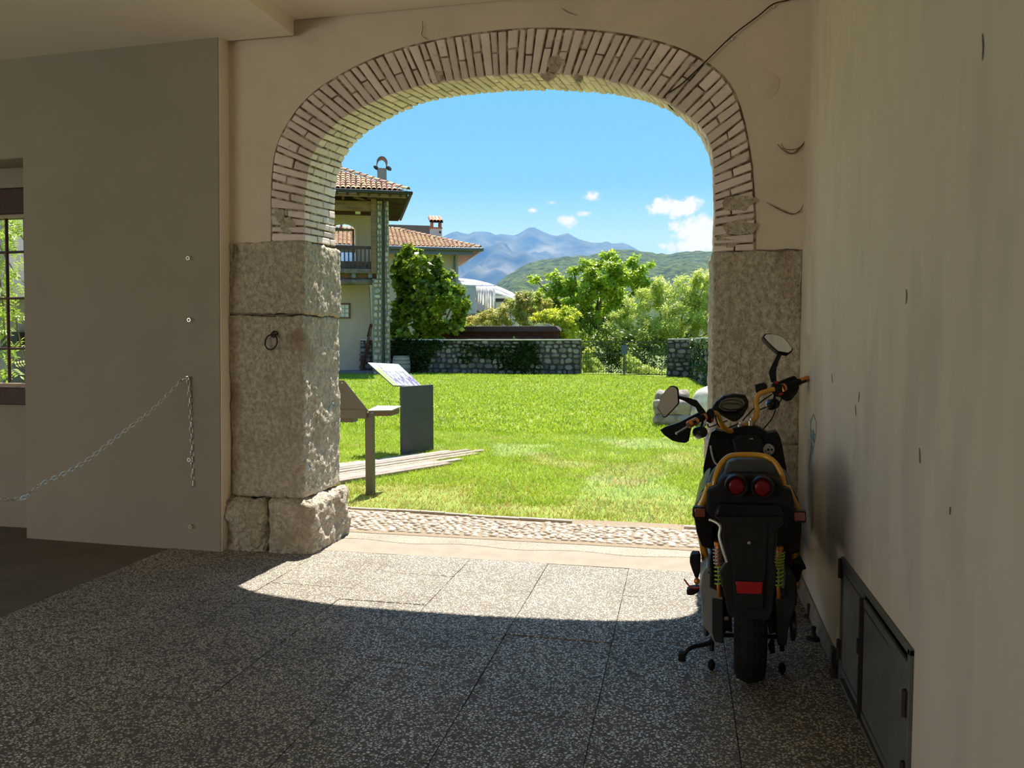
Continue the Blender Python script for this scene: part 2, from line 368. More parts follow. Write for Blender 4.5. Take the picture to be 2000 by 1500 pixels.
# ---------------------------------------------------------------- arch curves (front ring at the passage side)
INN = [(-2.545, 2.185), (-2.55, 2.294), (-2.539, 2.537), (-2.478, 2.777), (-2.295, 2.974), (-2.072, 3.086), (-1.71, 3.178), (-1.223, 3.210), (-.9, 3.200), (-.558, 3.155), (-.238, 3.045), (.013, 2.889), (.138, 2.743), (.176, 2.586), (.187, 2.273), (.185, 2.047)]
OUT = [(-2.812, 2.185), (-2.809, 2.301), (-2.804, 2.548), (-2.772, 2.80), (-2.673, 2.995), (-2.479, 3.19), (-2.142, 3.354), (-1.78, 3.451), (-1.325, 3.497), (-.9, 3.495), (-.432, 3.429), (-.054, 3.312), (.193, 3.156), (.316, 2.979), (.396, 2.668), (.432, 2.327), (.440, 2.047)]
BAK = [(-2.60, 2.22), (-2.607, 2.305), (-2.60, 2.616), (-2.55, 2.82), (-2.40, 3.022), (-2.001, 3.222), (-1.605, 3.290), (-1.0, 3.292), (-.48, 3.225), (-.14, 3.115), (.06, 2.96), (.165, 2.78), (.20, 2.60), (.205, 2.27), (.20, 2.047)]
def resample(P, n):
    q = smoothpts([(x, 0, z) for x, z in P], 10); d = [0.0]
    for a, b in zip(q[:-1], q[1:]): d.append(d[-1] + (b - a).length)
    out = []; j = 0
    for i in range(n):
        t = d[-1] * i / (n - 1)
        while j < len(d) - 2 and d[j + 1] < t: j += 1
        f = (t - d[j]) / max(1e-9, d[j + 1] - d[j]); out.append(q[j].lerp(q[j + 1], f))
    return out
NC = 82
I_ = resample(INN, NC + 1); O_ = resample(OUT, NC + 1); B_ = resample(BAK, NC + 1)
for _i in range(1, NC):
    a, b, c = random.uniform(-.14, .14), random.uniform(-.24, .24), random.uniform(-.14, .14)
    for A_, k in ((I_, a), (O_, b), (B_, c)): A_[_i] = A_[_i] + (A_[_i + 1] - A_[_i]) * k
YF, YB = 5.07, 5.69
# ---------------------------------------------------------------- front wall with the arch
Q = resample(OUT, 60)
poly = [(-3.6, 5.085, 2.185), (-3.6, 5.085, 7.5), (2.5, 5.085, 7.5), (2.5, 5.085, -.1), (.70, 5.085, -.1), (.70, 5.085, 2.047)] + [(p.x, 5.085, p.z) for p in reversed(Q)]
w = MB(); w.prism(poly, (0, .595, 0)); wall_front = tag(w.build('wall_front', m_plaster, bevel=.006), kind='structure')
# left return strip: the thick wall with the chain stands 10 cm proud
w = MB(); _fy = lambda x: 4.97 + max(0, -3.17 - x) * .035
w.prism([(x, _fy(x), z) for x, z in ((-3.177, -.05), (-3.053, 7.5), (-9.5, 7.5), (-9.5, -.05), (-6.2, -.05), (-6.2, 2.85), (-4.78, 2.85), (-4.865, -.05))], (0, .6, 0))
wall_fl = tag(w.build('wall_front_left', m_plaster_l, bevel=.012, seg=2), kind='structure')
q = MB(); q.hexa([(-3.176, 4.972, -.05), (-3.172, 4.972, -.05), (-3.172, 5.2, -.05), (-3.176, 5.2, -.05), (-3.116, 4.972, 3.6), (-3.112, 4.972, 3.6), (-3.112, 5.2, 3.6), (-3.116, 5.2, 3.6)]); q.build('corner_reveal', m_ceil, wall_fl)  # paler skin: the light on this return is put into its colour
# niche with the window
w = MB(); w.bb(-6.3, -4.6, 5.31, 5.6, -.05, 1.0); w.bb(-6.3, -4.6, 5.31, 5.6, 2.70, 2.895)
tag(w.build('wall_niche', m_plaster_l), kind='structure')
win = tag(bpy.data.objects.new('window_1', None), kind='structure'); COL.objects.link(win); win.location = (-5.4, 5.35, 1.0)
w = MB(); w.bb(-6.2, -4.84, 5.27, 5.6, .99, 1.13); w.build('window_sill', m_dwood, win, bevel=.006)
w = MB(); w.bb(-6.2, -4.80, 5.33, 5.6, 2.50, 2.70); w.build('lintel', m_dwood, win, bevel=.006)
m_fr = M('window_frame_paint', (.45, .36, .28), rough=.6)
w = MB(); w.bb(-6.2, -4.84, 5.36, 5.40, 1.13, 1.155); w.bb(-6.2, -4.82, 5.36, 5.40, 2.478, 2.50); w.build('window_frame', m_fr, win)
for x in (-5.165, -5.34, -5.53, -5.72, -5.92, -6.12):
    w = MB(); w.tube([(x - .012, 5.42, 1.13), (x + .012, 5.42, 2.5)], .013, 6); w.build('vertical_bar', m_dwood, win)
for py in (492, 582, 680):
    z = float(onY(20, py, 5.42)[2]); w = MB(); w.tube([(-6.2, 5.42, z - .01), (-4.80, 5.42, z)], .011, 6); w.build('cross_bar', m_dwood, win)

# ---------------------------------------------------------------- brick ring and soffit, every brick a part of the front wall
def inset(p, g):
    c = sum((Vector(q) for q in p), Vector()) / 8; out = []
    for q in p:
        d = Vector(q) - c; out.append(Vector(q) - Vector([math.copysign(min(g, abs(k) * .4), k) if abs(k) > 1e-4 else 0 for k in d]) * .7)
    return out
def brick(i, r0, r1, y0, y1, soffit=False):
    def P(c, k, y):   # radial fraction k at course c and depth y
        t = (y - YF) / (YB - YF); a = I_[c].lerp(B_[c], t); b = O_[c] + (B_[c] - I_[c]) * t
        return a.lerp(b, k)
    j = lambda s=.0025: Vector((random.uniform(-s, s), 0, random.uniform(-s, s)))
    A0, A1 = P(i, r0, y0), P(i + 1, r0, y0); gy = .004
    tang = (A1 - A0); L_ = tang.length; g = .0055 / max(L_, .02)
    def V(k, e, y):
        y_ = y; a = P(i, k, y_); b = P(i + 1, k, y_); q = a.lerp(b, g if e == 0 else 1 - g) + j(); return Vector((q.x, y_ + random.uniform(-.0025, .0025), q.z))
    k0 = r0 + (.016 if r0 > 0 else random.uniform(-.012, .012)); k1 = r1 - .016
    yy0 = y0 + (gy if y0 > YF + .01 else random.uniform(-.006, .004)); yy1 = y1 - gy
    p = [V(k0, 0, yy0), V(k0, 1, yy0), V(k1, 1, yy0), V(k1, 0, yy0), V(k0, 0, yy1), V(k0, 1, yy1), V(k1, 1, yy1), V(k1, 0, yy1)]
    q = MB(); q.hexa(p); q.build('brick', m_brick, wall_front, bevel=.006, seg=2, smooth='a')
for i in range(NC):
    if i % 2 == 0:
        brick(i, 0, .97, YF, YF + .24); brick(i, 0, .55, YF + .24, YF + .49); brick(i, 0, .55, YF + .49, YB)
    else:
        s = random.choice((.42, .5, .56))
        brick(i, 0, s, YF, YF + .115); brick(i, s, .98, YF, YF + .115); brick(i, 0, .55, YF + .115, YF + .365); brick(i, 0, .55, YF + .365, YB)
mo = MB()
for i in range(NC):
    def PM(c, k, y): t = (y - YF) / (YB - YF); return I_[c].lerp(B_[c], t).lerp(O_[c] + (B_[c] - I_[c]) * t, k)
    p = []
    for y in (YF + .014, YB - .01):
        for (c, k) in ((i, .045), (i + 1, .045), (i + 1, 1.0), (i, 1.0)): q = PM(c, k, y); p.append((q.x, y, q.z))
    mo.hexa(p)
mo.build('mortar', m_mortar, wall_front)
# fallen-off plaster patches over bricks
for (px, py, rx, rz) in ((852, 150, .05, .045), (1085, 125, .06, .07), (1070, 148, .05, .03), (1440, 395, .11, .05), (1445, 440, .10, .07), (1420, 470, .09, .04), (560, 440, .06, .06), (545, 420, .04, .05), (1130, 150, .03, .03)):
    c = onY(px, py, YF - .006); q = MB(); k = 16; ring = []
    for a in range(k): r = random.uniform(.75, 1.15); ring.append((c[0] + rx * r * math.cos(2 * PI * a / k), YF - .004, c[2] + rz * r * math.sin(2 * PI * a / k)))
    q.prism(ring, (0, .03, 0)); q.build('plaster_patch', m_stone, wall_front, bevel=.004)

# ---------------------------------------------------------------- stone piers
def stone(name, parent, *a, **k):
    v, f = noisy_block(*a, **k); q = MB(); q.add(v, f); return q.build(name, m_stone, parent, smooth=True)
pl = tag(bpy.data.objects.new('wall_pier_left', None), kind='structure'); COL.objects.link(pl); pl.location = (-2.85, 5.4, 0)
stone('stone_block', pl, -2.86, -2.51, 5.035, 5.70, -.04, .375, amp=.03, round_=.045, step=.018, seed=3, fine=.014)
stone('stone_block', pl, -3.20, -2.865, 5.025, 5.62, -.04, .385, amp=.035, round_=.05, step=.018, seed=9, fine=.015)
stone('stone_block', pl, -3.15, -2.585, 5.072, 5.695, .385, 1.675, amp=.012, round_=.018, step=.015, seed=1, fine=.008)
stone('stone_block', pl, -3.15, -2.565, 5.075, 5.695, 1.685, 2.195, amp=.012, round_=.02, step=.015, seed=5, fine=.008)
pr = tag(bpy.data.objects.new('wall_pier_right', None), kind='structure'); COL.objects.link(pr); pr.location = (.45, 5.4, 0)
stone('stone_block', pr, .17, .73, 5.062, 5.69, -.04, .86, amp=.014, round_=.02, step=.018, seed=21, fine=.008)
stone('stone_block', pr, .185, .72, 5.072, 5.69, .868, 2.05, amp=.012, round_=.016, step=.015, seed=14, fine=.008)
# ---------------------------------------------------------------- right wall, ceiling, rear
w = MB(); w.bb(.71, 1.1, 3.652, 5.3, -.1, 7.5); w.bb(.71, 1.1, -6.2, 2.575, -.1, 7.5); w.bb(.71, 1.1, 2.575, 3.652, .553, 7.5); w.bb(.80, 1.1, 2.575, 3.652, -.1, .553)
wall_right = tag(w.build('wall_right', m_plaster_r), kind='structure')
w = MB(); w.hexa([(-9.5, -6.2, 3.57), (-2.70, -6.2, 3.57), (-2.60, 5.05, 3.57), (-9.5, 5.05, 3.58), (-9.5, -6.2, 3.9), (-2.68, -6.2, 3.9), (-2.585, 5.05, 3.9), (-9.5, 5.05, 3.9)])
w.bb(-2.75, 1.0, -6.2, 5.08, 3.685, 3.9); w.bb(-9.5, 2.5, -6.2, 5.7, 7.4, 7.6)  # the high slab is an unseen roof put in to block the sun
tag(w.build('ceiling', m_ceil, bevel=.004), kind='structure')
w = MB(); w.bb(-9.7, -9.5, 2.0, 5.7, -.1, 7.5); w.bb(-9.7, -9.5, -6.2, -5.2, -.1, 7.5); w.bb(-9.7, -9.5, -5.2, 2.0, 2.9, 7.5); tag(w.build('wall_left', m_plaster_l), kind='structure')  # unseen wall; its wide opening is invented to go with the fill light
w = MB(); w.bb(-9.7, -3.2, -6.3, -6.0, -.1, 7.5); w.bb(-3.2, -2.5, -6.3, -6.0, 2.3, 7.5); w.bb(-2.5, .76, -6.3, -6.0, -.1, 7.5); tag(w.build('wall_rear', m_ceil), kind='structure')
# skirting of the right wall: a tapered cement kick board
m_skirt = M('skirting_cement', (.30, .27, .225), (.20, .175, .145), scale=6, rough=.8, bump=.4, bscale=30, c3=(.42, .36, .28), scale3=9, w3=.6)
w = MB(); w.hexa([(.695, 3.70, 0), (.712, 3.70, 0), (.712, 5.06, 0), (.69, 5.06, 0), (.700, 3.70, .075), (.712, 3.70, .075), (.712, 5.06, .135), (.698, 5.06, .135)])
tag(w.build('baseboard_right', m_skirt, bevel=.003), kind='structure')
# ---------------------------------------------------------------- steel cupboard set into the right wall
cb = thing('wall_cupboard', 'low grey steel two-door utility cupboard set into the right wall', 'cupboard', (.71, 3.1, 0))
q = MB()
for a in ((2.578, 2.60, 0, .55), (3.628, 3.65, 0, .55), (2.578, 3.65, .53, .552), (2.578, 3.65, -.01, .012)): q.bb(.697, .75, a[0], a[1], a[2], a[3])
q.build('frame', m_panel, cb, bevel=.002)
q = MB(); q.bb(.745, .79, 2.58, 3.65, .0, .55); q.build('recess_lining', m_black_iron, cb)
def cdoor(y0, y1, z0, z1, tilt=0.0):
    q = MB(); q.hexa([(.702 - tilt, y0, z0), (.714 - tilt, y0, z0), (.714, y1, z0), (.702, y1, z0), (.702 - tilt, y0, z1), (.714 - tilt, y0, z1), (.714, y1, z1), (.702, y1, z1)])
    d = q.build('door', m_panel, cb, bevel=.0015)
    q = MB()
    for a in ((y0 + .012, y0 + .016, z0 + .03, z1 - .03), (y1 - .016, y1 - .012, z0 + .03, z1 - .03), (y0 + .012, y1 - .012, z1 - .034, z1 - .03), (y0 + .012, y1 - .012, z0 + .03, z0 + .034)): q.bb(.7005 - tilt * .3, .704, *a)
    q.build('panel_seam', m_black_iron, d); return d
d1 = cdoor(3.24, 3.622, .045, .525); d2 = cdoor(2.606, 3.222, .03, .50, .004)
for d, y, z in ((d2, 2.60, .33), (d2, 2.60, .10), (d1, 3.634, .46), (d1, 3.634, .10)):
    q = MB(); q.tube([(.692, y, z), (.692, y, z + .085)], .008, 8); q.bb(.694, .703, y - .012, y + .012, z, z + .085); q.build('hinge', m_black_iron, cb)
q = MB(); q.bb(.690, .702, 3.226, 3.238, .02, .50); q.tube([(.688, 3.232, .28), (.688, 3.232, .34)], .006, 6); q.build('latch_bar', m_black_iron, cb)
# black door stops standing by the wall
q = MB(); q.bb(.672, .690, 3.66, 3.70, 0, .13); q.bb(.668, .70, 3.655, 3.705, 0, .02)
tag(q.build('door_stop', m_black_iron, bevel=.002), 'tall flat black iron door stop beside the steel cupboard', 'door stop')
p = onz(1589, 1250); q = MB(); q.lathe([(.034, 0), (.036, .008), (.012, .014), (.009, .05), (.012, .055), (.012, .065), (.004, .07)], (p[0], p[1], 0.002), n=14)
tag(q.build('floor_bolt', m_black_iron, smooth='a'), 'small black floor bolt with round flange on the paving', 'bolt')
p = onz(1579, 1206); q = MB(); q.bb(p[0] - .007, p[0] + .007, p[1] - .015, p[1] + .015, 0, .075); q.bb(p[0] - .02, p[0] + .007, p[1] - .02, p[1] + .02, 0, .012)
tag(q.build('wall_stop', m_black_iron, bevel=.002), 'small upright black iron stop against the right skirting', 'door stop')
# ---------------------------------------------------------------- ring, eye bolts, chains, cable
c = onY(533, 662, 5.05)
rg = thing('tie_ring', 'rusty iron tying ring hanging on the left stone pier', 'ring', c)
q = MB(); q.tube([(c[0] - .004 + .046 * math.cos(t), 5.032 + .012 * math.sin(t), c[2] - .022 + .052 * math.sin(t)) for t in np.linspace(0, 2 * PI, 28)[:-1]], .0055, 8, closed=True); q.build('ring', m_black_iron, rg, smooth=True)
q = MB(); q.tube([(c[0] + .012 + .019 * math.cos(t), 5.045 + .016 * math.cos(t * .5), c[2] + .034 + .019 * math.sin(t)) for t in np.linspace(0, 2 * PI, 16)[:-1]], .006, 8, closed=True); q.tube([(c[0] + .012, 5.04, c[2] + .03), (c[0] + .012, 5.10, c[2] + .03)], .008, 8); q.build('staple', m_black_iron, rg, smooth=True)
eyes = []
for (px, py, lb) in ((372, 505, 'uppermost small steel eye bolt on the left plaster wall'), (374, 625, 'steel eye bolt between the uppermost one and the chain fixing'), (371, 738, 'steel eye bolt from which both chains start'), (374, 897, 'steel eye bolt behind the hanging chain'), (376, 1027, 'lowest steel eye bolt close to the floor')):
    c = onY(px, py, 4.985); q = MB()
    q.tube([(c[0] + .012 * math.cos(t), 4.955, c[2] + .012 * math.sin(t)) for t in np.linspace(0, 2 * PI, 12)[:-1]], .003, 6, closed=True); q.tube([(c[0] + .0, 4.965, c[2] + .006), (c[0], 5.02, c[2] + .006)], .0035, 6); q.lathe([(.013, 0), (.013, .003), (.004, .004)], (c[0], 4.988, c[2] + .006), (0, -1, 0), n=10)
    tag(q.build('eye_bolt', m_zinc, smooth='a'), lb, 'bolt', 'eye bolts on the left wall'); eyes.append(c)
def link_mesh(L_, W_, r):
    pts = []; h = L_ / 2 - W_ / 2
    for t in np.linspace(0, PI, 6): pts.append((W_ / 2 * math.cos(t), 0, h + W_ / 2 * math.sin(t)))
    for t in np.linspace(PI, 2 * PI, 6): pts.append((W_ / 2 * math.cos(t), 0, -h + W_ / 2 * math.sin(t)))
    q = MB(); q.tube(pts, r, 6, closed=True); return q
def chain(root, pts, L_=.042, W_=.019, r=.0033):
    P = smoothpts(pts, 12); d = [0]
    for a, b in zip(P[:-1], P[1:]): d.append(d[-1] + (b - a).length)
    pitch = L_ - 2.6 * r; n = int(d[-1] / pitch); first = None; j = 0
    def at(t):
        j = 0
        while j < len(d) - 2 and d[j + 1] < t: j += 1
        return P[j].lerp(P[j + 1], min(1, (t - d[j]) / max(1e-9, d[j + 1] - d[j])))
    for i in range(n):
        a = at(i * pitch); b = at((i + 1) * pitch); z = (b - a).normalized(); x = Vector((0, 1, 0)).cross(z).normalized(); y = z.cross(x)
        R = Matrix((x, y, z)).transposed(); R = R @ Matrix.Rotation((PI / 4 if i % 2 else -PI / 4) + random.uniform(-.15, .15), 3, 'Z')
        Mx = Matrix.Translation((a + b) / 2) @ R.to_4x4()
        if first is None: first = link_mesh(L_, W_, r).build('link', m_zinc, None, smooth=True); o = first; o.matrix_basis = Mx; setparent(o, root)
        else: o = first.copy(); o.name = 'link'; COL.objects.link(o); o.matrix_basis = Mx; setparent(o, root)
e = Vector(eyes[2]); e.y = 4.945
# free end of the swag is fixed beyond the frame, nearer the camera
sw = thing('barrier_chain', 'long steel chain sagging from the wall bolt out of frame left', 'chain', e)
pts = [tuple(e + Vector((-.03, -.01, -.012)))]
for px, py, Y in ((300, 797, 4.72), (232, 850, 4.45), (160, 905, 4.15), (80, 945, 3.85), (10, 975, 3.6)): pts.append(tuple(onY(px, py, Y)))
pts += [(-4.05, 3.1, .86), (-4.5, 2.6, .92), (-4.9, 2.1, 1.02)]
chain(sw, pts)
q = MB(); q.tube([tuple(e + Vector((.004, 0, .004))), tuple(e + Vector((-.012, -.012, -.006))), tuple(e + Vector((-.036, -.012, -.018)))], .007, 8); q.build('snap_hook', m_zinc, sw, smooth=True)
pq = MB(); pq.lathe([(.10, 0), (.10, .015), (.02, .03), (.018, 1.02), (.024, 1.03), (.0, 1.05)], (-4.9, 2.1, 0), n=16)
hc = thing('hanging_chain', 'short steel chain hanging straight down the left wall', 'chain', e)
chain(hc, [tuple(e + Vector((.006, .01, -.012))), tuple(e + Vector((.007, .022, -.2))), tuple(e + Vector((.010, .028, -.45))), tuple(e + Vector((.012, .028, -.795)))], L_=.05, W_=.018, r=.003)
pq.build('chain_post', m_black_iron, sw, smooth='a')
# thin dark cable across the arch wall
cbp = [onY(px, py, 5.06) for px, py in ((1575, -12), (1540, 0), (1510, 8), (1480, 32), (1430, 70), (1370, 128), (1330, 165), (1303, 183), (1299, 190))]
cbp += [(-.105, 5.13, 3.0), (-.09, 5.2, 2.985), (-.05, 5.28, 2.975), (-.02, 5.34, 2.985)]
q = MB(); q.tube(smoothpts([tuple(p) for p in cbp], 5), .0042, 6)
ck = thing('cable', 'thin dark cable clipped across the plaster above the arch', 'cable', onY(1430, 70, 5.07)); q.build('wire', m_black_iron, ck, smooth=True)
for px, py in ((1511, 8), (1430, 71)):
    c = onY(px, py, 5.06); q = MB(); q.lathe([(.010, 0), (.010, .008), (.004, .014)], (c[0], 5.075, c[2] - .008), (0, -1, 0), n=8); q.build('cable_clip', m_zinc, ck)
# round plastered-over cap
c = onY(1495, 165, 5.08); q = MB(); q.lathe([(.083, 0), (.083, .002), (.080, .0035), (0.0, .004)], (c[0], 5.085, c[2]), (0, -1, 0), n=36)
tag(q.build('round_cover', m_plaster, smooth='a'), 'faint round plastered-over cap on the wall right of the arch', 'cap')
# cracks in the plaster: thin dark grooves
m_crack = M('crack_grime', (.20, .165, .125), (.12, .10, .08), scale=30, rough=.95)
def ribbon(pts, wd, Y=None, X=None, name='crack', mat=m_crack, parent=None, k=5):
    P = [onY(px, py, Y) if Y else onX(px, py, X) for px, py in pts]; P = smoothpts([tuple(p) for p in P], k); q = MB(); off = Vector((0, .0012, 0)) if Y else Vector((.0012, 0, 0)); n = len(P); vs_ = []; fs_ = []
    for i, p in enumerate(P):
        d = (P[min(i + 1, n - 1)] - P[max(i - 1, 0)]).normalized(); s = d.cross(off.normalized()) * wd * (.35 + .65 * math.sin(PI * (i + .5) / n)) * random.uniform(.6, 1.2) * .5
        vs_ += [p + s, p - s, p + s + off, p - s + off]
    for i in range(n - 1):
        a = i * 4; fs_ += [(a, a + 4, a + 5, a + 1), (a, a + 2, a + 6, a + 4), (a + 1, a + 5, a + 7, a + 3)]
    q.add(vs_, fs_); return q.build(name, mat, parent)
for pts, wd in ((((1519, 282), (1530, 293), (1548, 300), (1566, 285), (1573, 272)), .010), (((1526, 280), (1533, 291), (1555, 291), (1572, 280)), .006), (((1497, 395), (1515, 405), (1545, 418), (1562, 412), (1570, 398)), .009), (((1477, 488), (1510, 490), (1540, 487), (1567, 489)), .012), (((825, 40), (826, 55), (824, 68), (835, 78)), .006), (((1567, 489), (1565, 600), (1568, 700), (1566, 820), (1562, 870)), .012), (((1097, 15), (1110, 24), (1128, 30)), .005)):
    ribbon(pts, wd, Y=5.068, parent=wall_front)
for pts, wd in ((((457, 476), (457, 490), (456, 505)), .02), (((459, 612), (500, 614), (540, 616), (596, 612)), .012)):
    ribbon(pts, wd, Y=5.052, parent=pl)
# blue felt-pen scrawls
for pts, wd in ((((640, 820), (643, 802), (650, 791), (655, 793), (657, 808)), .010),):
    P = [(-2.5975 , 0, 0)]; ribbon(pts, wd, X=-2.578, name='blue_scrawl', mat=m_blue, parent=pl)
for pts in (((602, 905), (607, 915), (604, 920)), ((607, 908), (602, 916))): ribbon(pts, .012, X=-2.560, name='blue_scrawl', mat=m_blue, parent=pl)
m_pen = M('pen_line', (.30, .29, .27), rough=.8)
for pts, wd, mt in ((((1582, 818), (1584, 848), (1589, 860), (1587, 842), (1591, 850)), .022, m_blue), (((1583, 880), (1585, 868), (1588, 884)), .016, m_blue), (((1588, 808), (1594, 830), (1590, 865), (1580, 905)), .006, m_pen), (((1588, 808), (1583, 830), (1584, 870), (1580, 905), (1579, 930)), .006, m_pen)):
    ribbon(pts, wd, X=.707, name='blue_scrawl', mat=mt, parent=wall_right)
for pts in (((1918, 66), (1919, 90), (1918, 118)), ((1769, 565), (1770, 580), (1768, 594)), ((1678, 765), (1676, 785)), ((1670, 790), (1671, 812)), ((1795, 875), (1796, 905)), ((1624, 730), (1625, 748)), ((1855, 990), (1854, 1005))):
    ribbon(pts, .006, X=.707, name='scratch', mat=m_crack, parent=wall_right)
# ================================================================ outdoors
m_soil = M('lawn_soil', (.16, .26, .03), (.26, .30, .06), scale=3, rough=.95, bump=.8, bscale=60, bdist=.02, c3=(.30, .24, .13), scale3=.8, w3=.60)
m_grass = M('grass_blades', (.29, .42, .02), (.40, .51, .045), scale=1.3, rough=.6, spec=.35, vrnd=.35, trans=.35, lo=.4, hi=.62)
m_grassdry = M('dry_grass', (.56, .37, .13), (.42, .38, .09), scale=3, rough=.7, vrnd=.3, trans=.3)
m_grasspale = M('dewy_grass', (.36, .46, .20), (.24, .38, .05), scale=3, rough=.35, spec=.6, vrnd=.3, trans=.3)
m_far = M('far_fields', (.10, .17, .04), (.16, .2, .06), scale=.02, rough=1)
def gz(x, y):   # lawn height
    s = .035 * fbm(x * .25, y * .25, 3.3, 3) if y > 7.5 else .01 * fbm(x, y, 3.3, 2)
    if y > 22: s += .10 * min(1, (y - 22) / 8) * (1 - 1 / (1 + math.exp(-(x + 1.3) * 2.2)))
    return s - .015
gx = np.concatenate([np.linspace(-40, -12, 16)[:-1], np.linspace(-12, 3, 70)[:-1], np.linspace(3, 30, 14)]); gy = np.concatenate([np.linspace(6.46, 15, 40)[:-1], np.linspace(15, 34, 40)])
vv = [(x, y, gz(x, y)) for y in gy for x in gx]; nx = len(gx)
q = MB(); q.add(vv, [(j * nx + i, j * nx + i + 1, (j + 1) * nx + i + 1, (j + 1) * nx + i) for j in range(len(gy) - 1) for i in range(nx - 1)])
lawn = tag(q.build('lawn', m_soil, smooth=True), kind='structure')
q = MB(); q.bb(-40, 30, 5.0, 6.6, -.4, -.075); q.bb(-9, 4, 5.55, 6.55, -.1, -.012)
q.hexa([(-4000, 33.9, -3), (4000, 33.9, -3), (4000, 8000, -3), (-4000, 8000, -3), (-4000, 33.9, -.25), (4000, 33.9, -.25), (4000, 8000, -.25), (-4000, 8000, -.25)]); q.bb(-3000, -39, -3000, 34, -2, -.06); q.bb(29, 3000, -3000, 34, -2, -.06); q.bb(-40, 30, -3000, -6.25, -2, -.06)
tag(q.build('ground', m_far), kind='structure')
# cobbled strip and thin stone kerb
ck_ = thing('cobbled_strip', 'strip of rounded beige cobbles between the gateway threshold and the lawn', 'paving', (-1.2, 6.1, 0))
protos = []
for k in range(6):
    c = MB(); c.ball((0, 0, 0), (1, 1, 1), 8, 5); c.v = [(x * (1 + .12 * math.sin(3 * y + k)), y * (1 + .12 * math.cos(2.3 * x + k * 2)), z * (1 + .1 * math.sin(4 * x + k))) for x, y, z in c.v]
    me = bpy.data.meshes.new('cobble'); me.from_pydata(c.v, [], c.f); me.materials.append(m_cobble); me.polygons.foreach_set('use_smooth', [True] * len(me.polygons)); protos.append(me)
spots = []; y = 5.80; row = 0
def kerb_y(x): return 6.44 - .035 * (x + 2.7) + .03 * math.sin(x * 1.7)
while y < 6.5:
    x = -3.9 + .03 * (row % 2)
    while x < 1.3:
        lim = 5.74 + .05 * math.sin(x * 2.1) + max(0, (x + 1.2)) * .03
        if lim < y < kerb_y(x) - .05: spots.append((x + random.uniform(-.01, .01), y + random.uniform(-.012, .012)))
        x += random.uniform(.058, .085)
    y += .054; row += 1
vis = [s for s in spots if -2.72 < s[0] < .35]; random.shuffle(vis); vis = set(vis[:300]); bulk = MB()
for (x, y) in spots:
    sx, sy, sz = random.uniform(.030, .041), random.uniform(.022, .031), random.uniform(.014, .024); a = random.uniform(-.5, .5)
    if (x, y) in vis:
        o = bpy.data.objects.new('cobble', random.choice(protos)); COL.objects.link(o); o.location = (x, y, .0); o.scale = (sx, sy, sz); o.rotation_euler.z = a; setparent(o, ck_)
    else: bulk.ball((x, y, 0), (sx, sy, sz), 7, 4, rot=Matrix.Rotation(a, 3, 'Z'))
q_ = MB(); q_.bb(-4.2, 1.6, 5.70, 6.50, -.06, .004); q_.build('sand_bed', M('sand_bed_earth', (.27, .215, .15), (.22, .175, .12), scale=30, rough=1, bump=.6), ck_)
tag(bulk.build('cobble_bulk', m_cobble_v, ck_, smooth=True), kind='stuff')
q = MB(); n = 26
for i in range(n):
    x0, x1 = lerp(-4.2, 1.6, i / n), lerp(-4.2, 1.6, (i + 1) / n) - .006; zt = .022 + .004 * math.sin(i * 5)
    if -1.0 < x0 < .0: zt -= .025
    q.hexa([(x0, kerb_y(x0), -.08), (x1, kerb_y(x1), -.08), (x1, kerb_y(x1) + .035, -.08), (x0, kerb_y(x0) + .035, -.08), (x0, kerb_y(x0), zt), (x1, kerb_y(x1), zt), (x1, kerb_y(x1) + .035, zt), (x0, kerb_y(x0) + .035, zt)])
q.build('kerb', m_curb, ck_)
# grass: real blades, denser and finer near the gateway
def blades(name, n, x0f, x1f, y0, y1, h, wd, mat, keep=None, label=None):
    t = rng.random(n); yy = y0 + (y1 - y0) * t ** 1.0; u = rng.random(n); xx = np.array([lerp(x0f(b), x1f(b), a) for a, b in zip(u, yy)])
    if keep is not None:
        k = np.array([keep(a, b) for a, b in zip(xx, yy)]); xx, yy = xx[k], yy[k]; n = len(xx)
    zz = np.array([gz(a, b) for a, b in zip(xx, yy)]); hh = h * (.5 + rng.random(n)); an = rng.random(n) * 2 * PI; ln = hh * (.4 + .9 * rng.random(n)); la = rng.random(n) * 2 * PI
    ww = wd * (.7 + .6 * rng.random(n)); cx, sx = np.cos(an) * ww, np.sin(an) * ww
    V_ = np.empty((n, 3, 3)); V_[:, 0] = np.c_[xx - cx, yy - sx, zz - .004]; V_[:, 1] = np.c_[xx + cx, yy + sx, zz - .004]; V_[:, 2] = np.c_[xx + np.cos(la) * ln, yy + np.sin(la) * ln, zz + hh]
    me = bpy.data.meshes.new(name); me.vertices.add(3 * n); me.vertices.foreach_set('co', V_.ravel()); me.loops.add(3 * n); me.loops.foreach_set('vertex_index', np.arange(3 * n, dtype=np.int32)); me.polygons.add(n); me.polygons.foreach_set('loop_start', np.arange(0, 3 * n, 3, dtype=np.int32)); me.polygons.foreach_set('loop_total', np.full(n, 3, dtype=np.int32))
    me.update(calc_edges=True); a = me.attributes.new('rnd', 'FLOAT', 'FACE'); a.data.foreach_set('value', rng.random(n)); me.materials.append(mat)
    o = bpy.data.objects.new(name, me); COL.objects.link(o); setparent(o, lawn); return tag(o, label, None, None, 'stuff')
planked = lambda x, y: (abs((x + 3.35) * .45 - (y - 9.0) * .0) < 0)
def dry(x, y):
    d = fbm(x * .9, y * .9, 7.7, 3) + max(0, .42 - (y - 6.45) * .16) + .25 * math.exp(-((x + 2.9) ** 2 + (y - 9.9) ** 2) / 1.6)
    return d
def pale(x, y): return .9 * fbm(x * .8 + 9, y * .6, 2.2, 4) + .30 * math.exp(-((x + .8) ** 2 / 5 + (y - 9.5) ** 2 / 14))
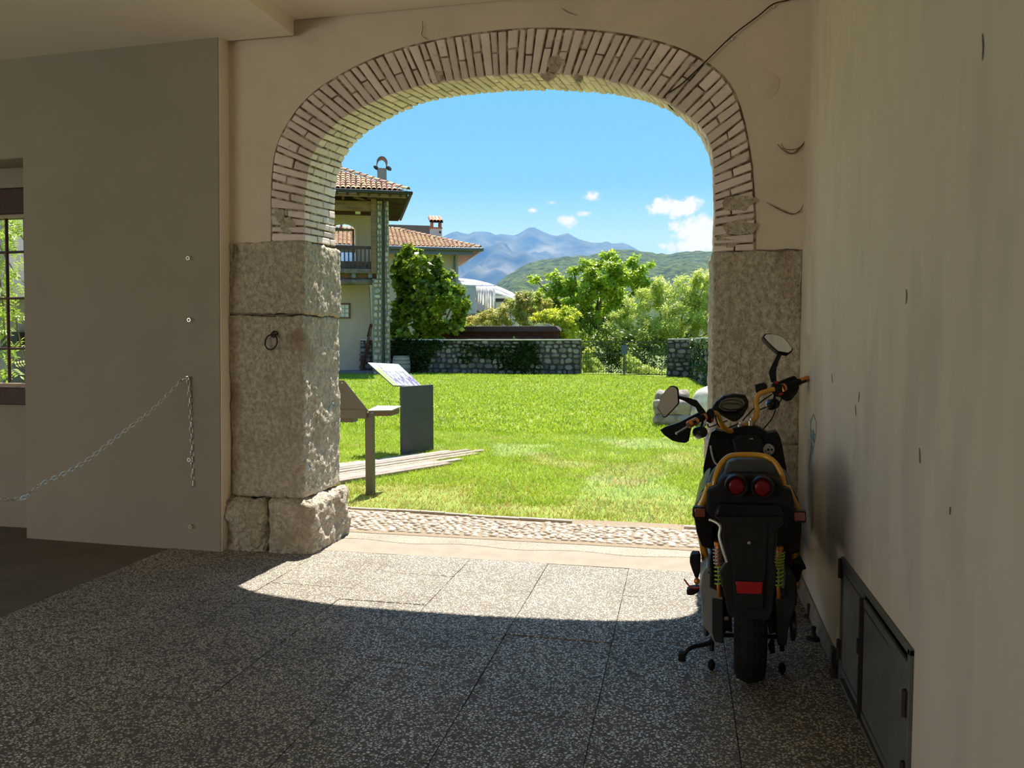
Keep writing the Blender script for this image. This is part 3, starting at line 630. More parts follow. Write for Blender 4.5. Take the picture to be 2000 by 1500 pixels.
XL, XR = (lambda y: -.53 * y - .9), (lambda y: min(.11 * y + .3, 3.7 - .105 * y))
def in_deck(x, y):
    a = (x + 3.44) * .471 + (y - 7.55) * .882; b = (x + 3.44) * .882 - (y - 7.55) * .471
    return None
BIG = .55; g0 = rng
blades('grass', 130000, XL, XR, 6.47, 13, .034, .0050, m_grass, lambda x, y: dry(x, y) < .30 + .25 * g0.random() and pale(x, y) < .35 + .25 * g0.random() and y > kerb_y(x) + .03, 'bright green blades of the near lawn')
blades('dry_grass', 46000, XL, XR, 6.47, 12, .028, .0048, m_grassdry, lambda x, y: dry(x, y) > .10 + .28 * g0.random() and y > kerb_y(x) + .03, 'dry straw-coloured grass along the cobbled edge')
blades('pale_grass', 60000, XL, XR, 6.6, 16, .036, .0045, m_grasspale, lambda x, y: pale(x, y) > .05 + .55 * g0.random(), 'pale dewy patches of grass in the middle of the lawn')
blades('far_grass', 90000, XL, XR, 12.5, 33, .05, .017, m_grass, None, 'bright green grass of the far lawn up to the stone wall')
blades('far_grass_pale', 12000, XL, XR, 14, 33, .05, .014, m_grasspale, lambda x, y: pale(x, y) > g0.random() * .6, 'scattered pale tufts in the far lawn')
# boardwalk of weathered planks sunk in the lawn
m_plank = M('weathered_plank', (.36, .30, .255), (.24, .20, .17), scale=10, rough=.85, bump=.5, bscale=50, bdist=.003, stretch=(1, 1, 1), rnd=.18)
bw = thing('boardwalk', 'weathered plank boardwalk sunk in the lawn before the two signs', 'boardwalk', (-3.3, 8.8, 0))
dv = Vector((.50, .866, 0)).normalized(); nv = Vector((.866, -.50, 0)); o0 = Vector((-3.91, 8.59, 0))
ends = [-.2, .5, 1.4, 1.75, 2.0, 2.15, 1.9, 1.1, 1.35, 1.05, 1.0]
for i in range(10):
    base = o0 + nv * (-.42 + i * .124); e = ends[i]; s = -2.6
    pts = [base + dv * s, base + dv * e]; q = MB(); a, b = pts; tl = nv * .098
    z0, z1 = .030 + .004 * math.sin(i * 3), .026 + .006 * math.sin(i * 5); z0 += gz(a.x, a.y); z1 += gz(b.x, b.y)
    q.hexa([(a.x, a.y, -.03), ((a + tl).x, (a + tl).y, -.03), ((b + tl).x, (b + tl).y, -.03), (b.x, b.y, -.03), (a.x, a.y, z0), ((a + tl).x, (a + tl).y, z0 + .002), ((b + tl).x, (b + tl).y, z1), (b.x, b.y, z1 + .002)])
    q.build('plank', m_plank, bw, bevel=.004)
# ---------------------------------------------------------------- the two sign lecterns
m_steel = M('anthracite_steel', (.055, .062, .068), (.07, .075, .08), scale=4, rough=.5, metal=.3, spec=.5)
m_steel_l = M('brown_grey_steel', (.14, .12, .105), (.12, .105, .09), scale=6, rough=.5, metal=.2)
m_white = M('white_print', (.60, .62, .64), rough=.35, spec=.5)
m_pg = M('print_green', (.27, .42, .06), rough=.4); m_pt = M('print_teal', (.06, .15, .14), rough=.4); m_pp = M('print_violet', (.15, .09, .30), rough=.4); m_pc = M('print_cyan', (.36, .52, .54), rough=.4); m_pd = M('print_dark', (.12, .11, .15), rough=.4)
lc = thing('sign_lectern', 'dark grey slab lectern with a sloping white plant panel', 'sign', (-3.41, 9.96, 0))
al = Vector((.24, .54, 0)).normalized(); nr = Vector((al.y, -al.x, 0))          # nr: towards the reader's side
p0 = Vector((-3.532, 9.69, 0)); ln = .60; ztop = float(onY(787, 755, 9.69)[2])
q = MB(); a, b = p0 - al * .0, p0 + al * ln; w_ = -nr * .05
q.hexa([a, b, b + w_, a + w_, a + Vector((0, 0, ztop)), b + Vector((0, 0, ztop)), b + w_ + Vector((0, 0, ztop)), a + w_ + Vector((0, 0, ztop))]); q.build('slab', m_steel, lc, bevel=.003)
A = Vector(onY(718, 708, 10.0)); D_ = Vector(onY(768, 753, 9.62)); Bp = Vector(onY(778, 711, 10.52)); Cp = Vector(onY(824, 754, 10.14))
un = (Bp - A).cross(D_ - A).normalized(); un = un if un.z > 0 else -un
def PP(u, v, h=0): return A + (D_ - A) * u + ((Bp - A) * (1 - u) + (Cp - D_) * u) * v + un * h   # u: top->bottom, v: left->right
q = MB(); q.hexa([PP(0, 0, -.012), PP(1, 0, -.012), PP(1, 1, -.012), PP(0, 1, -.012), PP(0, 0), PP(1, 0), PP(1, 1), PP(0, 1)]); pn = q.build('sign_panel', m_steel, lc)
def decal(name, mat, quads, h=.0012):
    q = MB()
    for (u0, v0, u1, v1) in quads: q.hexa([PP(u0, v0, 0), PP(u1, v0, 0), PP(u1, v1, 0), PP(u0, v1, 0), PP(u0, v0, h), PP(u1, v0, h), PP(u1, v1, h), PP(u0, v1, h)])
    q.build(name, mat, pn)
decal('printed_sheet', m_white, [(.01, .01, .99, .99)])
decal('printed_band', m_pg, [(.25, .012, .985, .17)], .002); decal('printed_header', m_pc, [(.06, .012, .25, .24)], .002)
decal('printed_heading', m_pt, [(.05 + k * .05, .22 + .008 * (k % 3), .088 + k * .05, .26 + .02 * (k % 2)) for k in range(5)] + [(.33 + k * .045, .20 + .01 * (k % 3), .365 + k * .045, .25) for k in range(13)], .0028)
decal('printed_text', m_pd, [(.34 + k * .03, .05 + .02 * (k % 3), .352 + k * .03, .15) for k in range(20)], .0028)
def stems(name, mat, n, h, s):
    r_ = random.Random(s); q = MB()
    for k in range(n):
        v = r_.uniform(.30, .95); u = 1 - r_.uniform(0, .03); top = r_.uniform(.33, .75); dx = r_.uniform(-.1, .12); wd = r_.uniform(.006, .014)
        q.hexa([PP(u, v, h - .001), PP(u, v + wd, h - .001), PP(top, v + dx + wd, h - .001), PP(top, v + dx, h - .001), PP(u, v, h), PP(u, v + wd, h), PP(top, v + dx + wd, h), PP(top, v + dx, h)])
        for j in range(3):
            uu = top + j * .035; q.hexa([PP(uu, v + dx - .015, h), PP(uu + .02, v + dx - .015, h), PP(uu + .02, v + dx + .02, h), PP(uu, v + dx + .02, h), PP(uu, v + dx - .015, h + .0005), PP(uu + .02, v + dx - .015, h + .0005), PP(uu + .02, v + dx + .02, h + .0005), PP(uu, v + dx + .02, h + .0005)])
    q.build(name, mat, pn)
stems('printed_lavender', m_pp, 22, .0030, 3); stems('printed_stems', m_pt, 16, .0024, 5)
# near sign seen from behind: post, beam, gusset, ledge
ns = thing('sign_stand', 'brown-grey steel sign stand on a square post, seen from behind', 'sign', (-2.98, 7.2, 0))
P_ = lambda px, py, Y: Vector(onY(px, py, Y))
q = MB(); a = P_(714, 965, 7.17); b = P_(727.5, 963, 7.17); zt = P_(716, 806, 7.17).z; al2 = Vector((.1, .99, 0))
q.hexa([(a.x, 7.17, -.02), (b.x, 7.17, -.02), (b.x + .006, 7.235, -.02), (a.x + .006, 7.235, -.02), (a.x, 7.17, zt), (b.x, 7.17, zt), (b.x + .006, 7.235, zt), (a.x + .006, 7.235, zt)]); q.build('post', m_steel_l, ns, bevel=.003)
q = MB(); x1 = P_(716, 806, 7.15).x; za, zb = P_(700, 800, 7.15).z, P_(700, 817, 7.15).z
q.bb(-3.95, x1, 7.13, 7.17, zb, za); q.build('front_beam', m_steel_l, ns, bevel=.003)
q = MB(); q.bb(-3.95, P_(695, 820, 7.25).x, 7.17, 7.30, zb - .045, zb + .005); q.build('lower_box', m_steel_l, ns, bevel=.003)
q = MB(); q.prism([tuple(P_(x, y, 7.14)) for x, y in ((560, 742), (672, 743), (720, 803), (560, 800))], (0, .008, 0)); q.build('gusset_plate', m_steel_l, ns)
q = MB(); a = P_(718, 803, 7.14); b = P_(765, 802, 7.45)
q.prism([(a.x, 7.14, a.z), (b.x, 7.45, b.z), (b.x - .03, 7.80, b.z + .01), (a.x - .08, 7.60, a.z + .008)], (0, 0, .008)); q.build('ledge', m_white, ns)
q = MB(); q.hexa([(a.x, 7.16, a.z - .05), (b.x - .01, 7.46, b.z - .055), (b.x - .03, 7.75, b.z - .055), (a.x - .05, 7.5, a.z - .05), (a.x, 7.16, a.z), (b.x - .01, 7.46, b.z), (b.x - .03, 7.75, b.z), (a.x - .05, 7.5, a.z)]); q.build('ledge_box', M('rusty_brown_steel', (.16, .08, .05), rough=.7), ns)
q = MB(); q.lathe([(.006, 0), (.006, .004), (0, .005)], tuple(P_(668, 748, 7.138)), (0, -1, 0), n=8); q.build('screw', m_zinc, ns)

# ---------------------------------------------------------------- rocks beside the right pier
m_rock = M('grey_rock', (.24, .22, .20), (.34, .31, .27), scale=9, rough=.9, bump=.7, bscale=20, c3=(.17, .15, .11), scale3=4, w3=.5)
m_rockw = M('white_rock', (.72, .68, .62), (.50, .44, .36), scale=7, rough=.7, bump=.6, bscale=14, c3=(.8, .82, .80), scale3=3, w3=.5)
def pxbox(x0, y0, x1, y1, Y): a = onY(x0, y1, Y); b = onY(x1, y0, Y); return a[0], b[0], a[2], b[2]
for nm, lb, bx, Y, dy, mt, am in (('stone_slab', 'low dark grey stone slab lying lowest in the rock pile', (1275, 812, 1400, 830), 14.3, .45, m_rock, .03), ('stone_block', 'squared mossy grey stone lying in the middle of the rock pile', (1276, 783, 1352, 813), 14.35, .4, m_rock, .04), ('stone_drum', 'grey rounded stone topmost at the left of the rock pile', (1281, 764, 1345, 784), 14.5, .35, m_rock, .035)):
    x0, x1, z0, z1 = pxbox(*bx, Y); v, f = noisy_block(x0, x1, Y - .05, Y + dy, z0, z1, amp=am, round_=.085, step=.04, seed=x0 * 9, fine=.008); q = MB(); q.add(v, f); tag(q.build(nm, mt, smooth=True), lb, 'stone', 'rocks beside the right pier')
x0, x1, z0, z1 = pxbox(1330, 750, 1400, 814, 14.4)
q = MB(); poly = [P_(x, y, 14.3) for x, y in ((1333, 812), (1334, 795), (1348, 775), (1368, 762), (1386, 752), (1402, 748), (1402, 814))]
q.ball((0, 0, 0), (1, 1, 1), 30, 18); c1 = P_(1392, 790, 14.5); k_ = 14.6 / 1510
q.v = [(c1.x + (v[0] * (1 + .22 * fbm(v[0] * 1.6, v[1] * 1.6, v[2] * 1.6 + 4, 4)) - .25 * max(0, -v[2])) * 46 * k_, c1.y + v[1] * .32, c1.z + v[2] * (1 + .2 * fbm(v[0] * 1.6 + 7, v[1] * 1.6, v[2] * 1.6, 4)) * (38 if v[2] > 0 else 30) * k_ + .10 * v[0]) for v in q.v]
o = q.build('white_boulder', m_rockw, smooth=True)
tag(o, 'large white boulder leaning against the right end of the rock pile', 'stone', 'rocks beside the right pier')

# ---------------------------------------------------------------- leaves
def cloud(blobs, n, size, mat, name, parent, shell=.45, droop=.35, seed=1, ar=.55, clump=True, K=20, sd=.15):
    """n leaves (folded quads) filling ellipsoids (centre, radii, weight)"""
    r_ = np.random.default_rng(seed); W = np.array([b[2] for b in blobs], float); W /= W.sum(); idx = r_.choice(len(blobs), n, p=W)
    C_ = np.array([b[0] for b in blobs])[idx]; R_ = np.array([b[1] for b in blobs])[idx]
    d = r_.normal(size=(n, 3)); d /= np.linalg.norm(d, axis=1)[:, None]; rad = (shell + (1 - shell) * r_.random(n) ** .6)[:, None]
    rad *= (1 + .22 * np.sin(d[:, :1] * 7 + idx[:, None]) * np.cos(d[:, 2:] * 6 + idx[:, None] * 2))
    cd_ = r_.normal(size=(len(blobs), K, 3)); cd_ /= np.linalg.norm(cd_, axis=2)[:, :, None]; cd_ *= (.35 + .85 * r_.random((len(blobs), K, 1)) ** .8)
    if clump: d2 = r_.normal(size=(n, 3)) * sd; off_ = cd_[idx, r_.integers(0, K, n)] + d2; P = C_ + off_ * R_; d = off_ / (np.linalg.norm(off_, axis=1)[:, None] + 1e-6)
    else: P = C_ + d * rad * R_
    nrm = d * .6 + r_.normal(size=(n, 3)) * .55 + np.array([0, -.15, .55]); nrm /= np.linalg.norm(nrm, axis=1)[:, None]
    t = r_.normal(size=(n, 3)); t[:, 2] -= droop; t -= nrm * (t * nrm).sum(1)[:, None]; t /= np.linalg.norm(t, axis=1)[:, None]
    b = np.cross(nrm, t); s = (size * (.6 + .8 * r_.random(n)))[:, None]
    V_ = np.empty((n, 4, 3)); V_[:, 0] = P; V_[:, 1] = P + t * s * .5 + b * s * ar * .5 - nrm * s * .08; V_[:, 2] = P + t * s; V_[:, 3] = P + t * s * .5 - b * s * ar * .5 - nrm * s * .08
    me = bpy.data.meshes.new(name); me.vertices.add(4 * n); me.vertices.foreach_set('co', V_.ravel()); me.loops.add(6 * n)
    k = np.arange(n, dtype=np.int32)[:, None] * 4; li = np.concatenate([k, k + 1, k + 2, k, k + 2, k + 3], 1).ravel(); me.loops.foreach_set('vertex_index', li)
    me.polygons.add(2 * n); me.polygons.foreach_set('loop_start', np.arange(0, 6 * n, 3, dtype=np.int32)); me.polygons.foreach_set('loop_total', np.full(2 * n, 3, dtype=np.int32)); me.update(calc_edges=True)
    a = me.attributes.new('rnd', 'FLOAT', 'FACE'); a.data.foreach_set('value', np.repeat(r_.random(n), 2)); me.materials.append(mat)
    o = bpy.data.objects.new(name, me); COL.objects.link(o)
    if parent is not None: setparent(o, parent); o['kind'] = 'stuff'
    return o
def pb(px, py, Y, rx, rz=None, ry=None, wt=1.0):
    """blob centred at a pixel on depth plane Y with pixel radii"""
    c = onY(px, py, Y); k = Y / (FPX * .98); rz = rz or rx; return (tuple(c), (rx * k, (ry if ry else rx * .8) * k, rz * k), wt * rx * rz)
m_bark = M('bark', (.11, .085, .06), (.18, .15, .11), scale=14, rough=.95, bump=.7, bscale=30)
def leafm(name, a, b_, v=.4, tr=.5, rough=.4): return M(name, a, b_, scale=1.2, rough=rough, spec=.5, vrnd=v, trans=tr)
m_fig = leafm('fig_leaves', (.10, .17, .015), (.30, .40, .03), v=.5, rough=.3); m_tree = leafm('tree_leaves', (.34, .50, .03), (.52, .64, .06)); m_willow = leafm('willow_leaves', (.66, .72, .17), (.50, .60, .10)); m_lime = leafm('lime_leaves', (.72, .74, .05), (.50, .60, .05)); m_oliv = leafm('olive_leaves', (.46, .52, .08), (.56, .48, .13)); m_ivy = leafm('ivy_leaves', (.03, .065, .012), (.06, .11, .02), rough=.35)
def tree(name, label, base, blobs, n, size, mat, trunk_r=.12, seed=1, branches=10, extra=None, **k):
    t = thing(name, label, 'tree' if 'tree' in name else 'shrub', base)
    q = MB(); r_ = random.Random(seed); bz = Vector(base); cen = sum((Vector(b[0]) for b in blobs), Vector()) / len(blobs)
    fork = bz.lerp(Vector((cen.x, cen.y, cen.z)), .35); q.tube([bz, bz.lerp(fork, .5) + Vector((.05, 0, 0)), fork], [trunk_r, trunk_r * .85, trunk_r * .7], 8)
    for b in r_.sample(blobs, min(branches, len(blobs))):
        e = Vector(b[0]); m_ = fork.lerp(e, .5) + Vector((r_.uniform(-.2, .2), r_.uniform(-.2, .2), .15)); q.tube([fork, m_, e], [trunk_r * .5, trunk_r * .3, trunk_r * .12], 6)
    q.build('trunk', m_bark, t, smooth=True)
    cloud(blobs, n, size, mat, 'foliage', t, seed=seed, **k)
    if extra: cloud(extra[0], extra[1], size, extra[2], 'foliage', t, seed=seed + 50, **k)
    return t
Yf = 33.1
fb = [pb(x, y, Yf + dy, rx, rz) for x, y, rx, rz, dy in ((806, 495, 20, 18, 0), (790, 520, 26, 24, .4), (825, 525, 28, 28, -.2), (848, 512, 12, 14, 0), (790, 560, 30, 30, .3), (835, 565, 36, 30, -.4), (872, 555, 22, 24, 0), (880, 590, 24, 26, -.2), (800, 605, 34, 34, .2), (850, 610, 34, 32, -.4), (895, 610, 20, 18, 0), (775, 640, 14, 24, .2), (810, 645, 24, 18, 0), (850, 640, 30, 14, .1), (885, 635, 26, 12, 0), (790, 655, 26, 14, 0), (835, 652, 24, 12, 0), (905, 590, 14, 16, 0), (830, 585, 40, 40, .6), (780, 585, 18, 60, .9), (862, 535, 14, 14, 0), (898, 565, 12, 12, -.1))]
tree('fig_tree', 'broad dark green fig tree growing against the stone corner of the house', (-11.0, 33.5, -.2), fb, 9000, .23, m_fig, .14, 3, ar=.8, shell=.3, K=9, sd=.13)
Yt = 41
tb = [pb(x, y, Yt + dy, rx, rz) for x, y, rx, rz, dy in ((1185, 508, 20, 20, 0), (1165, 525, 22, 20, .4), (1140, 520, 14, 12, 0), (1215, 530, 26, 24, -.3), (1248, 525, 20, 20, 0), (1235, 550, 28, 20, 0), (1190, 550, 34, 30, -.6), (1145, 555, 34, 26, -.3), (1105, 560, 22, 18, 0), (1085, 545, 16, 12, 0), (1075, 572, 26, 14, 0), (1045, 545, 13, 7, 0), (1150, 595, 40, 36, .2), (1195, 600, 36, 36, .3), (1110, 600, 36, 30, .2), (1160, 640, 30, 40, .5), (1080, 600, 30, 20, .5), (1225, 585, 26, 30, .4), (1255, 545, 12, 14, -.2), (1120, 530, 10, 9, 0))]
tree('broad_tree', 'tall bright green broad-leaved tree standing behind the iron gate', (-4.6, 42, -.25), tb, 24000, .20, m_tree, .22, 5, branches=16, ar=.5, shell=.35, K=12, sd=.14)
Yw = 39
wb = [pb(x, y, Yw + dy, rx, rz) for x, y, rx, rz, dy in ((1375, 560, 26, 34, 0), (1340, 580, 34, 30, .3), (1300, 580, 26, 34, 0), (1265, 590, 26, 24, .2), (1230, 610, 28, 24, 0), (1290, 620, 40, 34, -.4), (1350, 620, 40, 36, -.2), (1400, 590, 30, 50, 0), (1215, 640, 34, 24, -.3), (1260, 650, 40, 26, -.5), (1320, 660, 44, 30, -.2), (1385, 650, 30, 40, 0), (1195, 665, 24, 20, 0), (1440, 570, 36, 50, .3), (1470, 620, 40, 60, 0), (1285, 560, 12, 16, 0), (1362, 545, 10, 16, 0))]
tree('pale_willow_tree', 'pale yellow-green willow-like tree filling the right of the opening', (-.6, 40, -.25), wb, 50000, .14, m_willow, .14, 9, branches=16, ar=.28, droop=.1, shell=.15, K=26, sd=.13)
lb_ = [pb(x, y, 36 + dy, rx, rz) for x, y, rx, rz, dy in ((1090, 618, 26, 16, 0), (1110, 630, 20, 20, -.2), (1105, 650, 20, 14, -.3), (1065, 622, 24, 10, .2), (1120, 615, 12, 10, 0))]
tree('golden_shrub', 'golden lime-green shrub bulging over the wall left of the gate', (-5.6, 36.3, -.2), lb_, 9000, .11, m_lime, .05, 11, ar=.5, shell=.4)
ob = [pb(x, y, 38 + dy, rx, rz) for x, y, rx, rz, dy in ((990, 615, 34, 20, 0), (1025, 605, 28, 26, .3), (1015, 585, 10, 16, 0), (1040, 590, 16, 20, .2), (960, 622, 30, 14, 0), (930, 626, 26, 10, .1), (995, 595, 10, 12, 0), (1058, 600, 16, 20, .4), (900, 628, 22, 8, 0))]
tree('reddish_shrub', 'olive green shrubs with reddish tips behind the brown shed roof', (-7.5, 38.2, -.2), ob, 15000, .12, m_oliv, .06, 13, ar=.4, shell=.3)
gb = [pb(x, y, 34.9 + dy, rx, rz) for x, y, rx, rz, dy in ((1150, 700, 14, 20, 0), (1165, 715, 16, 14, .3), (1145, 720, 12, 16, 0), (1240, 715, 18, 14, 0), (1265, 722, 18, 10, 0), (1225, 705, 14, 16, .3), (1290, 728, 16, 6, 0))]
tree('low_shrub', 'light green shrubs growing low right behind the iron gate', (-3.0, 35, -.2), gb, 6500, .10, m_willow, .03, 17, ar=.45, shell=.2)
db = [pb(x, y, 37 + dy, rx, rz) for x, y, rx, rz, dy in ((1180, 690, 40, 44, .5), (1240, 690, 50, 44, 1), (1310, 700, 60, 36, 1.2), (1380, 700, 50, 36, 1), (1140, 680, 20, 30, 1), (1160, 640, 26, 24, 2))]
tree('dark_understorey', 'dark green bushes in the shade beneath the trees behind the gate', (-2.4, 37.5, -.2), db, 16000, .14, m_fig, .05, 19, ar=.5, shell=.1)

# ---------------------------------------------------------------- garden wall, gate
m_fstone = M('field_stone', (.235, .21, .175), (.14, .13, .12), scale=5, rough=.9, bump=.6, bscale=12, bdist=.02, rnd=.5, hue=.02)
m_fstone_v = M('field_stone_bulk', (.235, .21, .175), (.14, .13, .12), scale=5, rough=.9, bump=.6, bscale=12, bdist=.02, vrnd=.5, hue=.02)
m_fmort = M('wall_mortar', (.04, .035, .03), (.08, .07, .06), scale=6, rough=1, bump=.5, bscale=20)
m_cope = M('pale_coping', (.66, .62, .54), (.55, .5, .43), scale=4, rough=.9)
def rstone(q, c, w_, h, d, ux, n_=8):
    """flat-faced rounded stone: c centre of face on the wall, ux wall direction, towards viewer = -normal"""
    ux = Vector(ux); nn = Vector((ux.y, -ux.x, 0)); c = Vector(c); a, b = [], []; ph = random.random()
    for i in range(n_):
        t = 2 * PI * (i + ph * .4) / n_; x, z = math.cos(t), math.sin(t); s = .5 / max(abs(x), abs(z)) ** .62 * random.uniform(.80, 1.0)
        a.append(c + ux * (x * s * w_) + Vector((0, 0, z * s * h))); b.append(c + ux * (x * s * w_ * .80) + Vector((0, 0, z * s * h * .78)) + nn * d)
    q.add([p for p in a] + [p for p in b] + [c + nn * d * 1.12], [(i, (i + 1) % n_, (i + 1) % n_ + n_, i + n_) for i in range(n_)] + [(n_ + i, n_ + (i + 1) % n_, 2 * n_) for i in range(n_)])
def stone_wall(name, label, A_, B_, z0, z1, thick, sw_, sh, limit=300, coping=True, kind_bulk=False, cope_t=.06, mat=None):
    A_ = Vector(A_); B_ = Vector(B_); ux = (B_ - A_).normalized(); nn = Vector((ux.y, -ux.x, 0)); L_ = (B_ - A_).length
    t = thing(name, label, 'wall', (A_ + B_) / 2); q = MB()
    q.hexa([A_ + Vector((0, 0, z0)), B_ + Vector((0, 0, z0)), B_ - nn * thick + Vector((0, 0, z0)), A_ - nn * thick + Vector((0, 0, z0)), A_ + Vector((0, 0, z1)), B_ + Vector((0, 0, z1)), B_ - nn * thick + Vector((0, 0, z1)), A_ - nn * thick + Vector((0, 0, z1))]); q.build('wall_core', m_fmort, t)
    z = z0; cnt = 0; bulk = MB()
    while z < z1 - .05:
        h = min(sh * random.uniform(.75, 1.3), z1 - z); x = -random.random() * .1
        while x < L_:
            w_ = sw_ * random.uniform(.6, 1.5); w_ = min(w_, L_ - x + .02)
            if w_ > .08:
                c = A_ + ux * (x + w_ / 2) + Vector((0, 0, z + h / 2 + random.uniform(-.035, .035)))
                if kind_bulk or cnt >= limit: rstone(bulk, c, w_ * .98, h * .97, .045, ux)
                else: q = MB(); rstone(q, c, w_ * random.uniform(.88, 1.04), h * random.uniform(.85, 1.08), random.uniform(.03, .07), ux, random.choice((6, 7, 8))); q.build('stone', m_fstone, t, smooth='a'); cnt += 1
            x += w_
        z += h
    if bulk.v: tag(bulk.build('small_stones', m_fstone_v, t, smooth='a'), kind='stuff')
    if coping:
        q = MB(); a, b = A_ + nn * .07 - ux * .02, B_ + nn * .07 + ux * .02; q.hexa([a + Vector((0, 0, z1)), b + Vector((0, 0, z1)), b - nn * (thick + .14) + Vector((0, 0, z1)), a - nn * (thick + .14) + Vector((0, 0, z1)), a + Vector((0, 0, z1 + cope_t)), b + Vector((0, 0, z1 + cope_t)), b - nn * (thick + .14) + Vector((0, 0, z1 + cope_t)), a - nn * (thick + .14) + Vector((0, 0, z1 + cope_t))]); q.build('coping', m_cope, t, bevel=.008)
    return t
gw = stone_wall('garden_wall', 'rubble stone garden wall with pale coping, half covered in ivy, left of the gate', (-13.6, 32.1, 0), (-4.13, 32.95, 0), -.15, 1.50, .4, .27, .20, limit=300)
stone_wall('gate_pillar', 'stone pillar with flat coping at the right side of the gate', (-.52, 33.0, 0), (.40, 33.0, 0), -.2, 1.52, .5, .28, .19)
stone_wall('side_wall', 'mossy stone side wall running forward from the gate pillar', (.42, 33.0, 0), (1.00, 24.2, 0), -.4, 1.54, .4, .3, .22, kind_bulk=True)
stone_wall('side_wall', 'mossy stone side wall continuing beside the lawn towards the gateway', (1.02, 24.1, 0), (2.6, 9.0, 0), -.2, 1.54, .4, .3, .22, kind_bulk=True)
tree('far_side_tree', 'leafy green tree standing beyond the side wall, right of the opening', (6.5, 20, -.1), [((6.5 + 1.3 * math.sin(k * 2.1), 20 + 2.2 * math.cos(k * 1.7), 3.2 + 1.1 * math.sin(k * 1.3)), (1.3, 1.3, 1.0), 1) for k in range(9)], 9000, .2, m_tree, .18, 31, shell=.3)
# ivy on the wall
iv = thing('ivy', 'dark green ivy hanging over the middle of the garden wall', 'climbing plant', (-8.5, 32.5, 0))
def ivyb(L): return [(tuple(onY(x, y, Y)), (rx * .0212, .09, rz * .0212), rx * rz) for x, y, rx, rz, Y in L]
cloud(ivyb([(x, y, rx, rz, 32.25 + (x - 770) / 363 * .75) for x, y, rx, rz in ((1000, 695, 46, 26), (1030, 705, 30, 30), (960, 690, 40, 20), (915, 680, 30, 14), (1015, 680, 40, 14), (1010, 720, 30, 12), (860, 672, 30, 8), (985, 715, 30, 14), (905, 700, 24, 10), (1010, 690, 44, 28), (990, 700, 40, 26), (940, 685, 36, 14))]), 22000, .11, m_ivy, 'foliage', iv, seed=21, ar=.8, shell=.0, clump=False)
iv2 = thing('ivy', 'darker ivy curtain beneath the fig tree at the left end of the garden wall', 'climbing plant', (-11.3, 32.2, 0))
cloud(ivyb([(x, y, rx, rz, 32.15 + (x - 770) / 363 * .75) for x, y, rx, rz in ((790, 690, 30, 26), (820, 685, 30, 22), (815, 710, 26, 16), (780, 670, 16, 12), (840, 675, 24, 12), (800, 680, 36, 20), (800, 700, 36, 22))]), 14000, .11, m_ivy, 'foliage', iv2, seed=22, ar=.8, shell=.0, clump=False)
iv3 = thing('ivy', 'thin ivy spread over the mossy side wall', 'climbing plant', (.7, 29, 0))
cloud([((.42 + .58 * t - .05, 33 - 8.8 * t, .2 + 1.2 * h), (.08, .6, .22), 1) for t in np.linspace(.05, .95, 12) for h in (0, .33, .66, 1) if random.random() < .8], 3500, .09, m_ivy, 'foliage', iv3, seed=23, ar=.8, shell=.0, clump=False)
# brown shed roof behind the wall
m_corten = M('dark_brown_timber', (.055, .032, .026), (.035, .022, .02), scale=3, rough=.7)
m_logs = M('shed_logs', (.13, .05, .035), (.06, .03, .025), scale=7, rough=.9, bump=.6)
sh = thing('low_shed', 'long low shed with dark brown fascia behind the garden wall', 'shed', (-7.8, 35, 0))
q = MB(); Y = 34.2; a, b = P_(856, 648, Y), P_(1096, 649, Y); zt = P_(1000, 637, Y).z; q.hexa([(a.x, Y, a.z), (b.x, Y, a.z), (b.x - .3, Y + 2.5, a.z), (a.x, Y + 2.5, a.z), (a.x, Y, zt), (b.x - .25, Y, zt), (b.x - .3, Y + 2.5, zt + .05), (a.x, Y + 2.5, zt + .05)]); q.build('roof_fascia', m_corten, sh, bevel=.01)
q = MB(); a2 = P_(832, 651, Y); b2 = P_(885, 643, Y); q.bb(a2.x, b2.x, Y - .1, Y + 1.5, a2.z, b2.z); q.build('side_board', m_corten, sh, bevel=.01)
q = MB(); a3 = P_(850, 700, Y); q.bb(a3.x, b.x - .25, Y + .5, Y + 2.3, -.2, a.z); q.build('rear_wall', m_logs, sh)
for i in range(14):
    x = lerp(a3.x + .6, b.x - 1.2, i / 13); q = MB(); q.tube([(x, Y + .3, 1.62), (x + .34, Y + .32, 1.63)], .07, 8); q.build('log', m_logs, sh, smooth='a')
# gate
m_green = M('dark_green_paint', (.02, .045, .035), rough=.4, spec=.5)
gt = thing('iron_gate', 'dark green iron bar gate between the stone wall and the pillar', 'gate', (-2.3, 32.95, 0)); Y = 32.95
xg0, xg1 = -4.10, -.55
def rail(nm, y0, y1, r): q = MB(); q.beam((xg0, Y, P_(1200, (y0 + y1) / 2, Y).z), (xg1, Y, P_(1200, (y0 + y1) / 2, Y).z), .03, r); q.build(nm, m_green, gt)
rail('top_rail', 666.5, 668.5, .035); rail('rail', 675, 677, .022); rail('rail', 690, 691.5, .022); rail('bottom_rail', 730, 732, .03)
zt, zb, zm = P_(1200, 667, Y).z, P_(1200, 732, Y).z, P_(1200, 691, Y).z
for x in (xg0, P_(1219, 700, Y).x - .02, P_(1219, 700, Y).x + .03, xg1): q = MB(); q.bb(x - .02, x + .02, Y - .02, Y + .02, -.1, zt + .02); q.build('gate_post', m_green, gt)
for i in range(1, 34):
    x = lerp(xg0, xg1, i / 34); q = MB(); q.tube([(x, Y, zb), (x, Y, zt if i < 17 else zm)], .008, 5); q.build('bar', m_green, gt)
for i in range(14): x = lerp(-2.1, xg1 - .12, i / 13); q = MB(); q.tube([(x, Y, zm), (x + .10, Y, P_(1200, 676, Y).z)], .006, 5); q.build('slanted_bar', m_green, gt)
